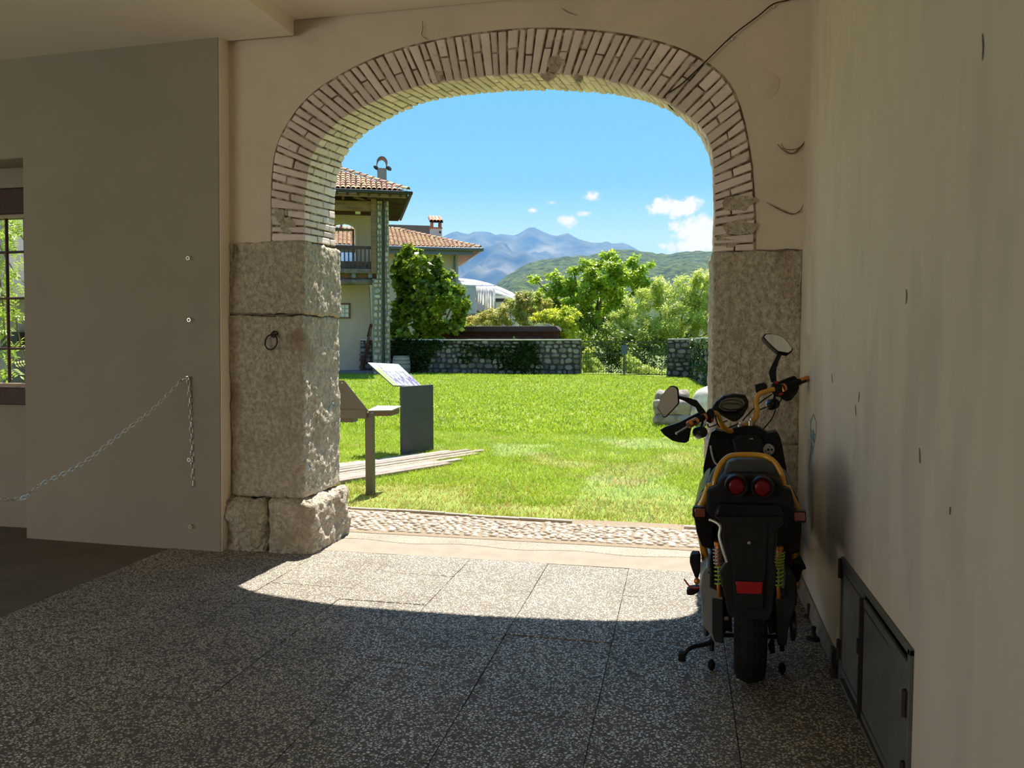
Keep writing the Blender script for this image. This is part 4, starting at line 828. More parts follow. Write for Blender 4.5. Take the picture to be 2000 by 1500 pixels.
q = MB(); a, b = P_(1213.5, 692, Y - .04), P_(1225.5, 675, Y - .04); q.bb(a.x, b.x, Y - .05, Y - .03, a.z, b.z); q.build('lock_plate', M('blue_grey_plate', (.06, .11, .16), rough=.5), gt, bevel=.004)
hr = thing('handrail', 'slanting steel handrails seen through the right end of the gate', 'railing', (-1.0, 34, 0))
for (x0, y0, x1, y1) in ((1288, 720, 1303, 700), (1285, 732, 1303, 712), (1293, 734, 1293, 708)): q = MB(); q.tube([tuple(P_(x0, y0, 33.9)), tuple(P_(x1, y1, 33.9))], .018, 6); q.build('rail', m_steel_l, hr)
# ================================================================ houses
m_tile = M('clay_roof_tile', (.60, .36, .22), (.50, .27, .15), scale=2.5, rough=.85, rnd=.28, hue=.03)
m_tile_v = M('clay_roof_tile_bulk', (.62, .41, .23), (.52, .31, .17), scale=2.5, rough=.85, vrnd=.28, hue=.03)
m_tile_d = M('roof_underlay', (.045, .03, .028), rough=.9)
m_gut = M('gutter_metal', (.035, .035, .035), rough=.45, metal=.3); m_gut2 = M('grey_gutter', (.14, .16, .17), rough=.45, metal=.4)
m_beam = M('old_beam', (.26, .16, .085), (.15, .09, .055), scale=3, rough=.85, bump=.4, stretch=(.4, .4, 3))
m_soff = M('dark_soffit_wood', (.085, .05, .032), (.05, .03, .02), scale=3, rough=.9)
m_beamg = M('grey_old_wood', (.20, .17, .145), (.10, .075, .06), scale=5, rough=.9, bump=.5)
m_hwall = M('house_render', (.60, .46, .34), (.53, .41, .30), scale=.8, rough=.95, bump=.2, bscale=6)
m_hwall_pale = M('pale_render', (.56, .50, .36), (.50, .44, .31), scale=.8, rough=.95)
m_qstone = M('quoin_stone', (.52, .475, .37), (.42, .39, .29), scale=3, rough=.9, bump=.5, bscale=10, bdist=.02, rnd=.25, hue=.03)
m_qmort = M('quoin_mortar', (.30, .275, .21), (.25, .23, .18), scale=5, rough=.95)
m_rust = M('rusty_iron', (.20, .06, .03), (.10, .035, .02), scale=8, rough=.9, bump=.4)
m_pane = M('milky_pane', (.62, .66, .62), rough=.2, spec=.6)
HB = np.array(onz(735, 735)); fv = ray(685, 665); fv = np.array([fv[0], fv[1], 0]); fv /= np.linalg.norm(fv); ev = np.array([fv[1], -fv[0], 0])
def H(px, py, off=0.0): return Vector(onplane(px, py, HB + fv * off, fv))
FV, EV, ZV = Vector(fv), Vector(ev), Vector((0, 0, 1))
def hbox(q, x0, y0, x1, y1, off, depth):
    """box whose front face fills the given pixel box on the plane `off` behind the house front"""
    A_ = H(x0, y1, off); B_ = H(x1, y0, off); w_ = (B_ - A_).dot(EV); h = B_.z - A_.z; d = FV * depth; a = A_; b = A_ + EV * w_; u = ZV * h
    q.hexa([a, b, b + d, a + d, a + u, b + u, b + d + u, a + d + u]); return q
hs = thing('balcony_house', 'old stone and render house with wooden balcony and tiled roof on the left', 'house', H(735, 735))
q = MB(); hbox(q, 729, 545, 761, 740, .03, .5); hbox(q, 735.5, 385, 759, 546, .03, .5); q.build('corner_core', m_qmort, hs)
hbase = MB(); hbox(hbase, 480, 556, 722, 737, 1.5, .3); hbase.build('ground_floor_wall', m_hwall, hs)
# quoin stones, each its own block
def quoins(x0, x1, y0, y1, ym=None):
    y = y1
    while y > y0 + 2:
        h = random.uniform(8.5, 14); h = min(h, y - y0); sp = x0 + (x1 - x0) * random.uniform(.4, .66)
        for a, b in (((x0, sp), (sp, x1)) if random.random() < .75 else ((x0, x1),)):
            c = H((a + b) / 2, y - h / 2, .03); w_ = (H(b, y, .03) - H(a, y, .03)).dot(EV); hh = H(a, y - h, .03).z - H(a, y, .03).z
            q = MB(); rstone(q, c, w_ * .93, hh * .9, .07, EV); q.build('stone', m_qstone, hs, smooth='a')
        y -= h
quoins(729.5, 745.5, 546, 738); quoins(748, 761.5, 546, 738); quoins(736, 746, 392, 546); quoins(748, 759.5, 392, 546)
q = MB(); a = H(749.5, 380, -.12); b = H(749.5, 716, -.12); q.tube([H(749.5, 378, -.3), a - ZV * .1, b], .055, 10); 
for yy in (420, 554, 650): c = H(749.5, yy, -.12); q.tube([c - EV * .07, c + EV * .07], .02, 6)
q.build('downpipe', m_gut, hs, smooth='a')
q = MB(); q.beam(H(730, 534, .0), H(729.5, 382, .0), .22, .22, upv=tuple(FV)); q.build('timber_post', m_beam, hs, bevel=.02)
q = MB(); hbox(q, 480, 393, 734, 404, -.05, .24); q.build('tie_beam', m_beam, hs, bevel=.02)
q = MB(); hbox(q, 480, 408, 726, 412.5, 1.2, .2); q.build('rear_beam', M('maroon_beam', (.09, .03, .03), rough=.7), hs)
q = MB(); hbox(q, 694, 407.5, 704, 417, .25, .2); q.build('lamp_box', M('pale_lamp_box', (.62, .62, .42), rough=.5), hs, bevel=.01)
# loggia rear wall with arched opening
off = 2.4; L = [(480, 540), (480, 417), (725, 417), (725, 540)]; hole = [(694, 540), (694, 446), (689, 441), (680, 437), (670, 435), (660, 437), (652, 440), (646, 447), (646, 540)]
q = MB(); q.prism([tuple(H(x, y, off)) for x, y in L[:3] + [(725, 540)] + hole], tuple(FV * .35)); q.build('loggia_wall', m_hwall, hs)
q = MB(); out_ = [(699, 540), (699, 443), (692, 437), (681, 432.5), (670, 431), (658, 432.5), (648, 436), (641, 444), (641, 540)]
q.prism([tuple(H(x, y, off - .03)) for x, y in hole + out_[::-1]], tuple(FV * .03)); q.build('arch_surround', m_hwall_pale, hs)
q = MB(); hbox(q, 688.5, 449, 692, 531, off + .1, .08); hbox(q, 646, 447, 692, 450, off + .1, .08); q.build('door_frame', m_beamg, hs)
q = MB(); hbox(q, 600, 511, 725, 531, .15, .06); q.build('balcony_board', m_beamg, hs)
q = MB(); hbox(q, 600, 481, 725, 484, -.02, .07); q.build('handrail', M('dark_rail_wood', (.07, .035, .03), rough=.6), hs)
for x in range(609, 726, 8): q = MB(); hbox(q, x - 1.1, 484, x + 1.1, 528, .0, .04); q.build('baluster', MATS['dark_rail_wood'], hs)
q = MB(); hbox(q, 600, 525.5, 735, 532, -.08, 2.6); q.build('balcony_floor', m_beamg, hs, bevel=.01)
for x in (612, 650, 691, 723): q = MB(); hbox(q, x - 4.5, 533, x + 4.5, 543, .0, 2.4); q.build('joist', m_gut2 if x > 600 else m_beamg, hs, bevel=.02)
q = MB(); hbox(q, 600, 532.5, 735, 543, .25, .1); q.build('joist_board', m_beam, hs)
q = MB(); a, b = H(600, 550, .15), H(729, 550, .15); q.tube([a, a.lerp(b, .3) + ZV * .02, a.lerp(b, .6) - ZV * .015, b], .135, 10); q.build('log_beam', m_beamg, hs, smooth=True)
q = MB(); hbox(q, 640, 724.5, 729, 737, .3, 1.3); q.build('plinth_step', M('grey_plinth', (.19, .18, .18), (.14, .14, .14), scale=3, rough=.9), hs)
wn = MB(); hbox(wn, 648, 592, 684.5, 595, 1.44, .08); hbox(wn, 648, 619.5, 684.5, 622, 1.44, .08); hbox(wn, 681.5, 592, 684.5, 622, 1.44, .08); wn = wn.build('window_frame', m_beam, hs)
for i, x in enumerate((649, 657.5, 665.5, 673.5)):
    for y in (595, 603.2, 611.6): q = MB(); hbox(q, x + .5, y + .5, x + 7.2, y + 7.4, 1.46, .02); q.build('pane', m_pane, wn)
q = MB(); q.tube([H(721.5, 558, 1.0), H(725, 640, .9), H(727, 730, .7)], .012, 5); q.build('conductor_rod', m_rust, hs)
# roof: front slope, side slope, hips, tiles
eo = -1.0; EL = H(500, 374, eo); ER = H(797, 374.5, eo); tanp = math.tan(math.radians(25.5)); RUN = 3.5
z0 = ER.z; ER2 = ER - EV * .03
def slope_pt(s, t): return Vector((ER.x, ER.y, 0)) - EV * s + FV * t + ZV * (z0 + t * tanp)     # s: metres left of the right corner, t: back from eave
q = MB(); W_ = 9.5
top = [slope_pt(0, 0), slope_pt(RUN, RUN), slope_pt(W_, RUN), slope_pt(W_, 0)]
q.prism([tuple(p) for p in top], (0, 0, -.10)); side = [slope_pt(0, 0), slope_pt(0, 2 * RUN), slope_pt(RUN, RUN)]
sd_ = [Vector((p.x, p.y, z0 + h)) for p, h in zip((slope_pt(0, 0), slope_pt(0, 2 * RUN), slope_pt(RUN, RUN)), (0, 0, RUN * tanp))]; q.prism([tuple(p) for p in sd_], (0, 0, -.10)); q.build('roof_deck', m_tile_d, hs)
for i in range(16):
    t = i * .42; a = Vector((ER.x, ER.y, z0 - .16)) + FV * (t + .2); q = MB(); q.beam(a, a - EV * 1.6, .10, .12); q.build('rafter', m_soff, hs)
for i in range(18):
    a = Vector((ER.x, ER.y, z0 - .16)) - EV * (.3 + i * .42) + FV * .05; q = MB(); q.beam(a, a + FV * 1.5 + ZV * .45, .09, .11); q.build('rafter', m_soff, hs)
q = MB(); a = Vector((EL.x, EL.y, z0 - .06)); b = Vector((ER.x, ER.y, z0 - .06)) + EV * .12; 
for p0_, p1_ in ((a - FV * .08, b - FV * .08), (b - FV * .08, b + FV * (2 * RUN))): q.tube([p0_, p1_], .075, 8)
q.build('gutter', m_gut, hs, smooth='a')
q = MB(); q.beam(a + FV * .1 - ZV * .12, b + FV * .1 - EV * .2 - ZV * .12, .05, .14); q.build('fascia_board', m_beam, hs)
q = MB(); hbox(q, 600, 384, 732, 394, 1.6, .1); q.build('gable_shade_board', m_tile_d, hs)  # dark board stands in for the shade inside the open roof
for (x0, y0, x1, y1) in ((670, 394, 670, 384), (690, 384, 722, 396), (738, 392, 738, 382)): q = MB(); q.beam(H(x0, y0, .1), H(x1, y1, .1), .10, .12, upv=tuple(FV)); q.build('truss_strut', m_beam, hs)
def tile_mesh(w_=.20, l=.46, n=5, taper=.8, th=.018):
    q = MB(); vs_ = []
    for k, (y, s, dz) in enumerate(((0, 1, .03), (l, taper, 0))):
        for r in (w_ / 2, w_ / 2 - th):
            for j in range(n + 1): t = PI * j / n; vs_.append((-math.cos(t) * r * s, y, math.sin(t) * r * s * .8 + dz))
    m1 = n + 1; fs_ = []
    for j in range(n): fs_ += [(j, j + 1, 2 * m1 + j + 1, 2 * m1 + j), (j, m1 + j, m1 + j + 1, j + 1)]
    return vs_, fs_
tv, tf = tile_mesh()
tme = bpy.data.meshes.new('roof_tile'); tme.from_pydata(tv, [], tf); tme.materials.append(m_tile); tme.polygons.foreach_set('use_smooth', [True] * len(tme.polygons)); tme.set_sharp_from_angle(angle=math.radians(50))
ydir = (FV + ZV * tanp).normalized(); xdir = EV; zdir = xdir.cross(ydir)
R0 = Matrix((xdir, ydir, zdir)).transposed()
pitch_s = .205; rowl = .36
for i in range(0, 26):
    s = .12 + i * pitch_s
    for r in range(int(RUN / (rowl * math.cos(math.radians(25.5)))) + 1):
        t = r * rowl * math.cos(math.radians(25.5))
        if t > s - .02: break
        p = slope_pt(s + random.uniform(-.01, .01), t) + ZV * .02
        o = bpy.data.objects.new('roof_tile', tme); COL.objects.link(o); o.matrix_basis = Matrix.Translation(p) @ (R0 @ Matrix.Rotation(random.uniform(-.04, .04), 3, 'Z')).to_4x4(); setparent(o, hs)
hd = (slope_pt(RUN, RUN) - slope_pt(0, 0)); hl = hd.length; hd.normalize(); xh = hd.cross(ZV).normalized(); zh = xh.cross(hd); RH = Matrix((xh, hd, zh)).transposed()
for k in range(int(hl / .40)):
    o = bpy.data.objects.new('roof_tile', tme); COL.objects.link(o); o.matrix_basis = Matrix.Translation(slope_pt(0, 0) + hd * (k * .40) + ZV * .06) @ (RH @ Matrix.Diagonal((1.25, 1.05, 1.25))).to_4x4(); setparent(o, hs)
ch = MB(); c0 = 2.6; A_ = H(738, 362, c0); B_ = H(755, 328.5, c0); w_ = (B_ - A_).dot(EV); ch.hexa([A_ - ZV * .8, A_ + EV * w_ - ZV * .8, A_ + EV * w_ + FV * .6 - ZV * .8, A_ + FV * .6 - ZV * .8, A_ + ZV * (B_.z - A_.z), A_ + EV * w_ + ZV * (B_.z - A_.z), A_ + EV * w_ + FV * .6 + ZV * (B_.z - A_.z), A_ + FV * .6 + ZV * (B_.z - A_.z)])
chm = ch.build('chimney', M('chimney_render', (.42, .34, .28), rough=.9), hs)
q = MB(); cc = A_ + EV * (w_ / 2) + ZV * (B_.z - A_.z); n = 12; rr = w_ * .62
vs_ = []
for j in range(n + 1): t = PI * j / n; p = cc - EV * (math.cos(t) * rr) + ZV * (math.sin(t) * rr * 1.25); vs_ += [p, p + FV * .6]
q.add(vs_, [(2 * j, 2 * j + 1, 2 * j + 3, 2 * j + 2) for j in range(n)]); q.v = [(x, y, z + .22) for x, y, z in q.v]; o = q.build('chimney_cowl', M('cowl_metal', (.22, .10, .09), rough=.5, metal=.5), chm); so = o.modifiers.new('s', 'SOLIDIFY'); so.thickness = .05
q = MB(); q.ball(cc - EV * (rr + .02), (.06, .3, .09)); q.build('cowl_foot', m_gut, chm); q = MB(); q.ball(cc + EV * (rr + .05), (.09, .3, .10)); q.build('cowl_foot', m_gut, chm)
# iron tools leaning in the corner
tl_ = thing('iron_farm_tools', 'bundle of rusty iron farm tools leaning in the corner of the house', 'tools', H(708, 728, .6))
for (x0, y0, x1, y1, r) in ((706, 727, 724, 634, .03), (711, 727, 727, 632, .022), (703, 726, 713, 694, .028), (712, 722, 716, 690, .02), (718, 657, 724, 633, .04), (705, 712, 709, 694, .03)):
    q = MB(); q.tube([H(x0, y0, .9), H(x1, y1, 1.2)], r, 6); q.build('rod', m_rust, tl_)
q = MB(); q.ball(H(718, 675, .95), (.12, .07, .14)); q.tube([H(713, 675, .9), H(720, 676, .9)], .025, 6); q.build('hub', m_rust, tl_, smooth='a')
# barrel
br = thing('wooden_barrel', 'weathered wooden barrel standing beside the stone corner of the house', 'barrel', tuple(onz(784, 736)))
bc = onz(784, 735); R_ = .38; q = MB(); prof = [(R_ * .86 * 1, 0.0)] + [(R_ * (.86 + .14 * math.sin(PI * t)), .88 * t) for t in np.linspace(.06, .94, 9)] + [(R_ * .86, .88), (R_ * .80, .88), (R_ * .80, .85), (0, .85)]
q.lathe(prof, (bc[0], bc[1], -.02), n=20); q.build('barrel_body', M('barrel_wood', (.30, .29, .26), (.42, .30, .18), scale=3, rough=.85, bump=.5, bscale=14, stretch=(2.5, 2.5, .3)), br, smooth='a')
for t in (.03, .2, .38, .62, .8, .97): rr = R_ * (.86 + .14 * math.sin(PI * t)) + .006; q = MB(); q.lathe([(rr, -.02), (rr + .008, -.02), (rr + .008, .02), (rr, .02)], (bc[0], bc[1], .86 * t - .01), n=20, closed=True); q.build('hoop', m_gut2, br)

# ---------------------------------------------------------------- second house
h2 = thing('cream_house', 'cream rendered house with hipped tile roof behind the fig tree', 'house', tuple(dep(870, 700, 46)))
HB2 = np.array(dep(890, 700, 45.0)); _b = HB.copy()
HB = HB2
q = MB(); a = H(700, 490, 0); b = H(895, 490, 0); W2 = (b - a).dot(EV); zt = b.z
q.hexa([Vector((a.x, a.y, -.3)), Vector((b.x, b.y, -.3)), Vector((b.x, b.y, -.3)) + FV * 6, Vector((a.x, a.y, -.3)) + FV * 6, a.xy.to_3d() + ZV * zt, b.xy.to_3d() + ZV * zt, b.xy.to_3d() + ZV * zt + FV * 6, a.xy.to_3d() + ZV * zt + FV * 6]); q.build('wall', m_hwall_pale, h2)
off = -1.0; ER = H(938, 486, off); z0 = ER.z; tanp = math.tan(math.radians(19)); RUN = 4.6; Wd = 15.5
q = MB(); q.prism([tuple(p) for p in (slope_pt(0, 0), slope_pt(RUN, RUN), slope_pt(Wd, RUN), slope_pt(Wd, 0))], (0, 0, -.12)); q.prism([tuple(Vector((p.x, p.y, z0 + h))) for p, h in zip((slope_pt(0, 0), slope_pt(0, 2 * RUN), slope_pt(RUN, RUN)), (0, 0, RUN * tanp))], (0, 0, -.12)); q.build('roof_deck', M('orange_soffit', (.34, .15, .07), (.20, .10, .06), scale=6, rough=.8), h2)
q = MB(); a = slope_pt(Wd, 0) - ZV * .05; b = slope_pt(0, 0) - ZV * .05; q.tube([a - FV * .08, b - FV * .08 + EV * .1], .10, 8); q.tube([b + EV * .1 - FV * .08, b + EV * .1 + FV * 2 * RUN], .10, 8); q.build('gutter', m_gut2, h2, smooth='a')
q = MB(); q.beam(a + FV * .1 - ZV * .17, b + FV * .1 - EV * .4 - ZV * .17, .05, .26); q.build('fascia_board', m_gut2, h2)
ydir = (FV + ZV * tanp).normalized(); zdir = xdir.cross(ydir); R0 = Matrix((xdir, ydir, zdir)).transposed(); cs = math.cos(math.radians(19))
def roofbulk(nc, rmax, sx=.235, rl=.36):
    q = MB()
    for i in range(nc):
        s = .12 + i * sx
        for r in range(rmax):
            t = r * rl * cs
            if t > s - .02 or t > RUN: break
            T = Matrix.Translation(slope_pt(s, t) + ZV * .02) @ (R0 @ Matrix.Diagonal((1.12, 1, 1.12))).to_4x4(); q.add([T @ Vector(v) for v in tv], tf)
    hd = (slope_pt(RUN, RUN) - slope_pt(0, 0)); hl = hd.length; hd.normalize(); xh = hd.cross(ZV).normalized(); zh = xh.cross(hd); RH = Matrix((xh, hd, zh)).transposed()
    for k in range(int(hl / .40)): T = Matrix.Translation(slope_pt(0, 0) + hd * (k * .40) + ZV * .06) @ (RH @ Matrix.Diagonal((1.3, 1.05, 1.3))).to_4x4(); q.add([T @ Vector(v) for v in tv], tf)
    return q
tag(roofbulk(62, 14).build('roof_tiles', m_tile_v, h2, smooth='a', fixn=False), kind='stuff')
q = MB(); q.tube([H(889.5, 489, -.9), H(889, 497, -.5), H(888, 505, -.12), H(888, 620, -.12)], .07, 8); q.build('downpipe', m_gut2, h2, smooth='a')
for x in (872, 905): q = MB(); hbox(q, x - 2, 491, x + 2, 495, -.7, .7); q.build('rafter_end', m_beam, h2)
def tower(o_, x0, x1, x0b, x1b, yb, y1, y2, y3, y4, par, off):
    q = MB(); hbox(q, x0, y2, x1, yb, off, .75); c = q.build('chimney', M('white_chimney', (.60, .58, .54), rough=.9), par)
    q = MB(); hbox(q, x0 - .6, yb - 9, x1 + .6, yb, off - .02, .8); q.build('flashing', m_gut2, c)
    q = MB(); hbox(q, x0 - 1, y2 - 2, x1 + 1, y2, off - .04, .83); q.build('brick_course', M('red_brick', (.42, .15, .09), rough=.9), c)
    for a, b in ((x0 + .5, x0 + 4.5), (x1 - 4.5, x1 - .5)): q = MB(); hbox(q, a, y3, b, y2 - 2, off, .75); q.build('brick_pillar', MATS['red_brick'], c)
    q = MB(); A_ = H(x0 - 2.5, y3, off - .15); w_ = (H(x1 + 2.5, y3, off - .15) - A_).dot(EV); hh = H(x0, y4, off).z - A_.z
    q.hexa([A_ - ZV * .05, A_ + EV * w_ - ZV * .05, A_ + EV * w_ + FV * 1.0 + ZV * (hh - .05), A_ + FV * 1.0 + ZV * (hh - .05), A_, A_ + EV * w_, A_ + EV * w_ + FV * 1.0 + ZV * hh, A_ + FV * 1.0 + ZV * hh]); q.build('cap_deck', m_tile_d, c)
    for k in range(4):
        q = MB(); p = A_ + EV * (w_ * (k + .5) / 4); yd = (FV + ZV * hh).normalized(); T = Matrix.Translation(p) @ (Matrix((EV, yd, EV.cross(yd))).transposed() @ Matrix.Diagonal((1.1, 2.6, 1.3))).to_4x4(); q.add([T @ Vector(v) for v in tv], tf); q.build('cap_tile', m_tile, c, smooth='a')
    return c
c = tower(None, 842, 863, 0, 0, 472, 463, 446, 433, 420, h2, 2.2)
q = MB(); p = H(859.5, 453.5, 2.18); q.lathe([(.07, 0), (.07, .02), (0, .02)], p, tuple(-FV), n=12); q.build('flue_hole', m_gut, c)
c = tower(None, 650, 669, 0, 0, 470, 463, 449, 436, 420, h2, 2.6)
q = MB(); p = H(665.5, 451, 2.58); q.lathe([(.07, 0), (.07, .02), (0, .02)], p, tuple(-FV), n=12); q.build('flue_hole', m_gut, c)
q = MB(); c_ = H(838.5, 472, 1.9); q.lathe([(.14, 0), (.14, .35), (.1, .42), (0, .42)], c_, n=10); q.build('vent_pipe', MATS['white_chimney'], h2, smooth='a')
bh = thing('brown_roofed_building', 'dark brown flat roof strip of a building behind the tiled ridge', 'building', tuple(dep(810, 700, 58)))
HB = np.array(dep(810, 700, 58.0)); q = MB(); hbox(q, 745, 441, 846, 462, 0, 3); q.build('roof_strip', M('brown_sheet_roof', (.20, .13, .11), (.15, .10, .09), scale=1, rough=.6), bh); q = MB(); hbox(q, 750, 462, 842, 712, .3, 3); q.build('wall', m_hwall_pale, bh)
# white vaulted canopy building with curtain
HB = np.array(dep(950, 700, 50.0)); EV_s, FV_s = EV, FV
cp = thing('white_canopy', 'white vaulted canopy pavilion behind the garden, beyond the cream house', 'pavilion', tuple(dep(950, 690, 50)))
m_cloth = M('white_canvas', (.86, .86, .88), rough=.6, trans=.5); m_lil = M('lilac_render', (.50, .50, .62), rough=.9)
prof = [(880, 543), (905, 544), (930, 547), (955, 553), (980, 562), (1000, 571), (1010, 578)]; low = [(1010, 581), (880, 566)]
q = MB(); fr = [(x, y + 9 + (1008 - x) * .09) for x, y in prof]; vs_ = [H(x, y, -1.2) for x, y in fr] + [H(x, y, 3.5) for x, y in prof]; k = len(prof); q.add(vs_ + [v - ZV * .08 for v in vs_], [(i, i + 1, i + 1 + k, i + k) for i in range(k - 1)] + [(i + 2 * k, i + 3 * k, i + 3 * k + 1, i + 2 * k + 1) for i in range(k - 1)] + [(i, i + 2 * k, i + 1 + 2 * k, i + 1) for i in range(k - 1)]); q.build('vault_roof', m_cloth, cp)
q = MB(); prev = [tuple(H(x, y + 5 + (x - 880) * .02, -.06)) for x, y in prof[:-1]]; q.tube(prev, .025, 5); q.build('canopy_cord', m_gut2, cp)
q = MB(); hbox(q, 880, 566, 968, 650, .8, 6); hbox(q, 968, 590, 1006, 650, .6, 6); q.build('pavilion_wall', m_lil, cp)
q = MB(); hbox(q, 966, 579, 1006, 591, 1.2, .2); q.build('opening_shade_panel', m_gut, cp)  # near-black panel painted for the shade within the pavilion opening
q = MB(); hbox(q, 962, 578, 1008, 582, .0, .4); q.build('eave_band', m_cloth, cp)
q = MB(); N_ = 26; vs_ = []
for i in range(N_ + 1):
    x = 929 + 38 * i / N_; yb = 590 + 16 * math.sin(min(1, i / N_ * 1.1) * PI / 2) ** 2 ; wv = .10 * math.sin(i * 1.9)
    for y in (559, yb): vs_.append(H(x, y, -2.8 + wv))
q.add(vs_, [(2 * i, 2 * i + 1, 2 * i + 3, 2 * i + 2) for i in range(N_)]); o = q.build('curtain', m_cloth, cp, smooth=True); so = o.modifiers.new('s', 'SOLIDIFY'); so.thickness = .03
q = MB(); hbox(q, 904, 559, 929, 612, -2.6, .05); hbox(q, 904, 557, 968, 559.5, -2.7, .1); hbox(q, 928, 558, 931, 612, -2.75, .1); q.build('side_curtain', M('lilac_cloth', (.66, .67, .78), rough=.7), cp)
q = MB(); hbox(q, 925, 606, 958, 609, -.5, 1.5); q.build('table_top', m_gut2, cp)
HB = _b
# ---------------------------------------------------------------- mountains and haze
def ridge(name, label, pts, D0, D1, rows, cols, mat, amp, rough_, seed, edge):
    """heightfield running from its skyline (distance D0) down to its foot (distance D1)"""
    xs = [p[0] for p in pts]; ys = [p[1] for p in pts]; X = np.linspace(xs[0], xs[-1], cols); Yp = np.interp(X, xs, ys); vs_ = []
    for r in range(rows):
        t = r / (rows - 1)
        for c in range(cols):
            th = math.atan((X[c] - 1000) / FPX) + 0.0; D = lerp(D0, D1, t); hz = (665 - Yp[c]) / FPX * D0 * 1.0
            d = Vector((_r[0] * (X[c] - 1000) / FPX + math.cos(TH + PI / 2), _r[1] * (X[c] - 1000) / FPX + math.sin(TH + PI / 2), 0))
            p = d * D; nz = fbm(p.x * rough_, p.y * rough_ * .6, seed, 6); rg = 1 - abs(fbm(p.x * rough_ * 1.3 + 5, p.y * rough_ * .35, seed + 3, 4))
            h = hz * (1 - t) ** 1.25 + (nz * .7 + (rg - .6) * .9) * amp * math.sin(PI * min(1, t * 1.02)) ** .7 + edge * fbm(X[c] * .09, t * 40, seed, 3)
            vs_.append((p.x, p.y, max(-5, h)))
    for c in range(cols): v = vs_[c]; vs_.append((v[0] * 1.15, v[1] * 1.15, -5))
    q = MB(); q.add(vs_, [(r * cols + c, r * cols + c + 1, (r + 1) * cols + c + 1, (r + 1) * cols + c) for r in range(rows - 1) for c in range(cols - 1)] + [(rows * cols + c, rows * cols + c + 1, c + 1, c) for c in range(cols - 1)])
    o = q.build(name, mat, smooth=True, fixn=False); tag(o, label, 'mountain'); return o
m_mt = M('mountain_rock_forest', (.012, .026, .022), (.085, .10, .08), scale=.007, rough=1, c3=(.20, .20, .19), scale3=.0015, w3=.62, detail=12)
m_hill = M('hill_forest', (.022, .05, .012), (.10, .15, .03), scale=.06, rough=1, detail=8, bump=1.0, bscale=.12, bdist=14, lo=.38, hi=.6)
far = [(-900, 560), (-300, 480), (200, 500), (600, 470), (760, 480), (860, 468), (872, 461), (889, 452), (902, 458), (916, 460), (930, 454), (950, 457), (968, 460), (985, 459), (1004, 462), (1016, 458), (1026, 449), (1036, 445), (1046, 446), (1056, 453), (1066, 457), (1078, 461), (1090, 463), (1103, 456), (1112, 460), (1126, 467), (1140, 472), (1150, 476), (1165, 478), (1182, 475), (1196, 479), (1215, 478), (1232, 483), (1280, 510), (1400, 520), (1800, 500), (2600, 470), (3600, 540)]
ridge('far_mountain', 'tall hazy blue rocky mountain range on the skyline', far, 6000, 2600, 90, 420, m_mt, 230, .0017, 4.2, 8)
near = [(-600, 700), (500, 690), (860, 640), (930, 585), (960, 560), (1000, 532), (1030, 514), (1060, 507), (1100, 502), (1150, 499), (1190, 488), (1215, 487), (1240, 489), (1270, 493), (1300, 497), (1330, 493), (1360, 490), (1400, 493), (1500, 500), (1800, 520), (2500, 560), (3400, 640)]
ridge('green_hill', 'forested green hill in front of the blue mountains', near, 1500, 600, 90, 420, m_hill, 26, .004, 9.1, 3.5)
hm = bpy.data.materials.new('air_haze'); hm.use_nodes = True; nt = hm.node_tree; nt.nodes.clear(); o_ = nt.nodes.new('ShaderNodeOutputMaterial'); sc_ = nt.nodes.new('ShaderNodeVolumeScatter'); sc_.inputs['Color'].default_value = (.05, .30, 1, 1); sc_.inputs['Density'].default_value = 1.8e-4; sc_.inputs['Anisotropy'].default_value = .0; nt.links.new(sc_.outputs[0], o_.inputs['Volume'])
q = MB(); q.bb(-9000, 9000, 420, 6600, -3, 900); o = q.build('air_haze', hm); tag(o, 'blue summer haze in the air before the mountains', 'haze', None, 'stuff')
# ---------------------------------------------------------------- view through the barred window on the left
m_conc = M('old_concrete', (.34, .33, .30), (.22, .215, .2), scale=2, rough=.9, bump=.4)
cw = thing('concrete_outbuilding', 'old grey concrete outbuilding seen through the barred window', 'building', (-9.6, 9.6, 0))
q = MB(); q.bb(-13, -7.5, 9.8, 10.1, -.1, 2.1); q.build('wall', m_conc, cw)
q = MB(); q.hexa([(-13, 9.3, 2.35), (-7.4, 9.3, 2.0), (-7.4, 10.4, 2.0), (-13, 10.4, 2.35), (-13, 9.3, 2.5), (-7.4, 9.3, 2.15), (-7.4, 10.4, 2.15), (-13, 10.4, 2.5)]); q.build('roof_slab', m_cope, cw)
for i in range(12): x = -12.8 + i * .48; q = MB(); q.bb(x, x + .36, 10.6, 10.7, 2.1, 4.2); q.build('sheet_strip', m_cope if i % 2 else m_conc, cw)
q = MB(); a = onY(28, 665, 9.7); q.bb(a[0] - .08, a[0] + .2, 9.55, 9.8, a[2] - .12, a[2] + .12); q.build('meter_box', m_gut, cw)
tb2 = thing('grey_info_panel', 'slanted blue-grey info panel seen at the foot of the barred window', 'sign', (-8.3, 8.4, 0))
q = MB(); A_ = [onY(x, y, 8.4) for x, y in ((8, 698), (50, 698), (50, 748))]; q.prism([tuple(onY(x, y, 8.3)) for x, y in ((2, 698), (60, 698), (60, 735), (40, 730))], (0, .02, 0)); q.build('panel', m_steel_l, tb2)
q = MB(); a, b = onY(6, 760, 8.2), onY(70, 727, 8.2); q.bb(a[0], b[0], 8.2, 8.5, 0, b[2]); q.build('slab', m_steel, tb2)
vn = thing('climbing_vine', 'sunlit climbing vine with compound leaves outside the barred window', 'climbing plant', (-7.6, 7.4, 0))
r_ = random.Random(4)
q = MB()
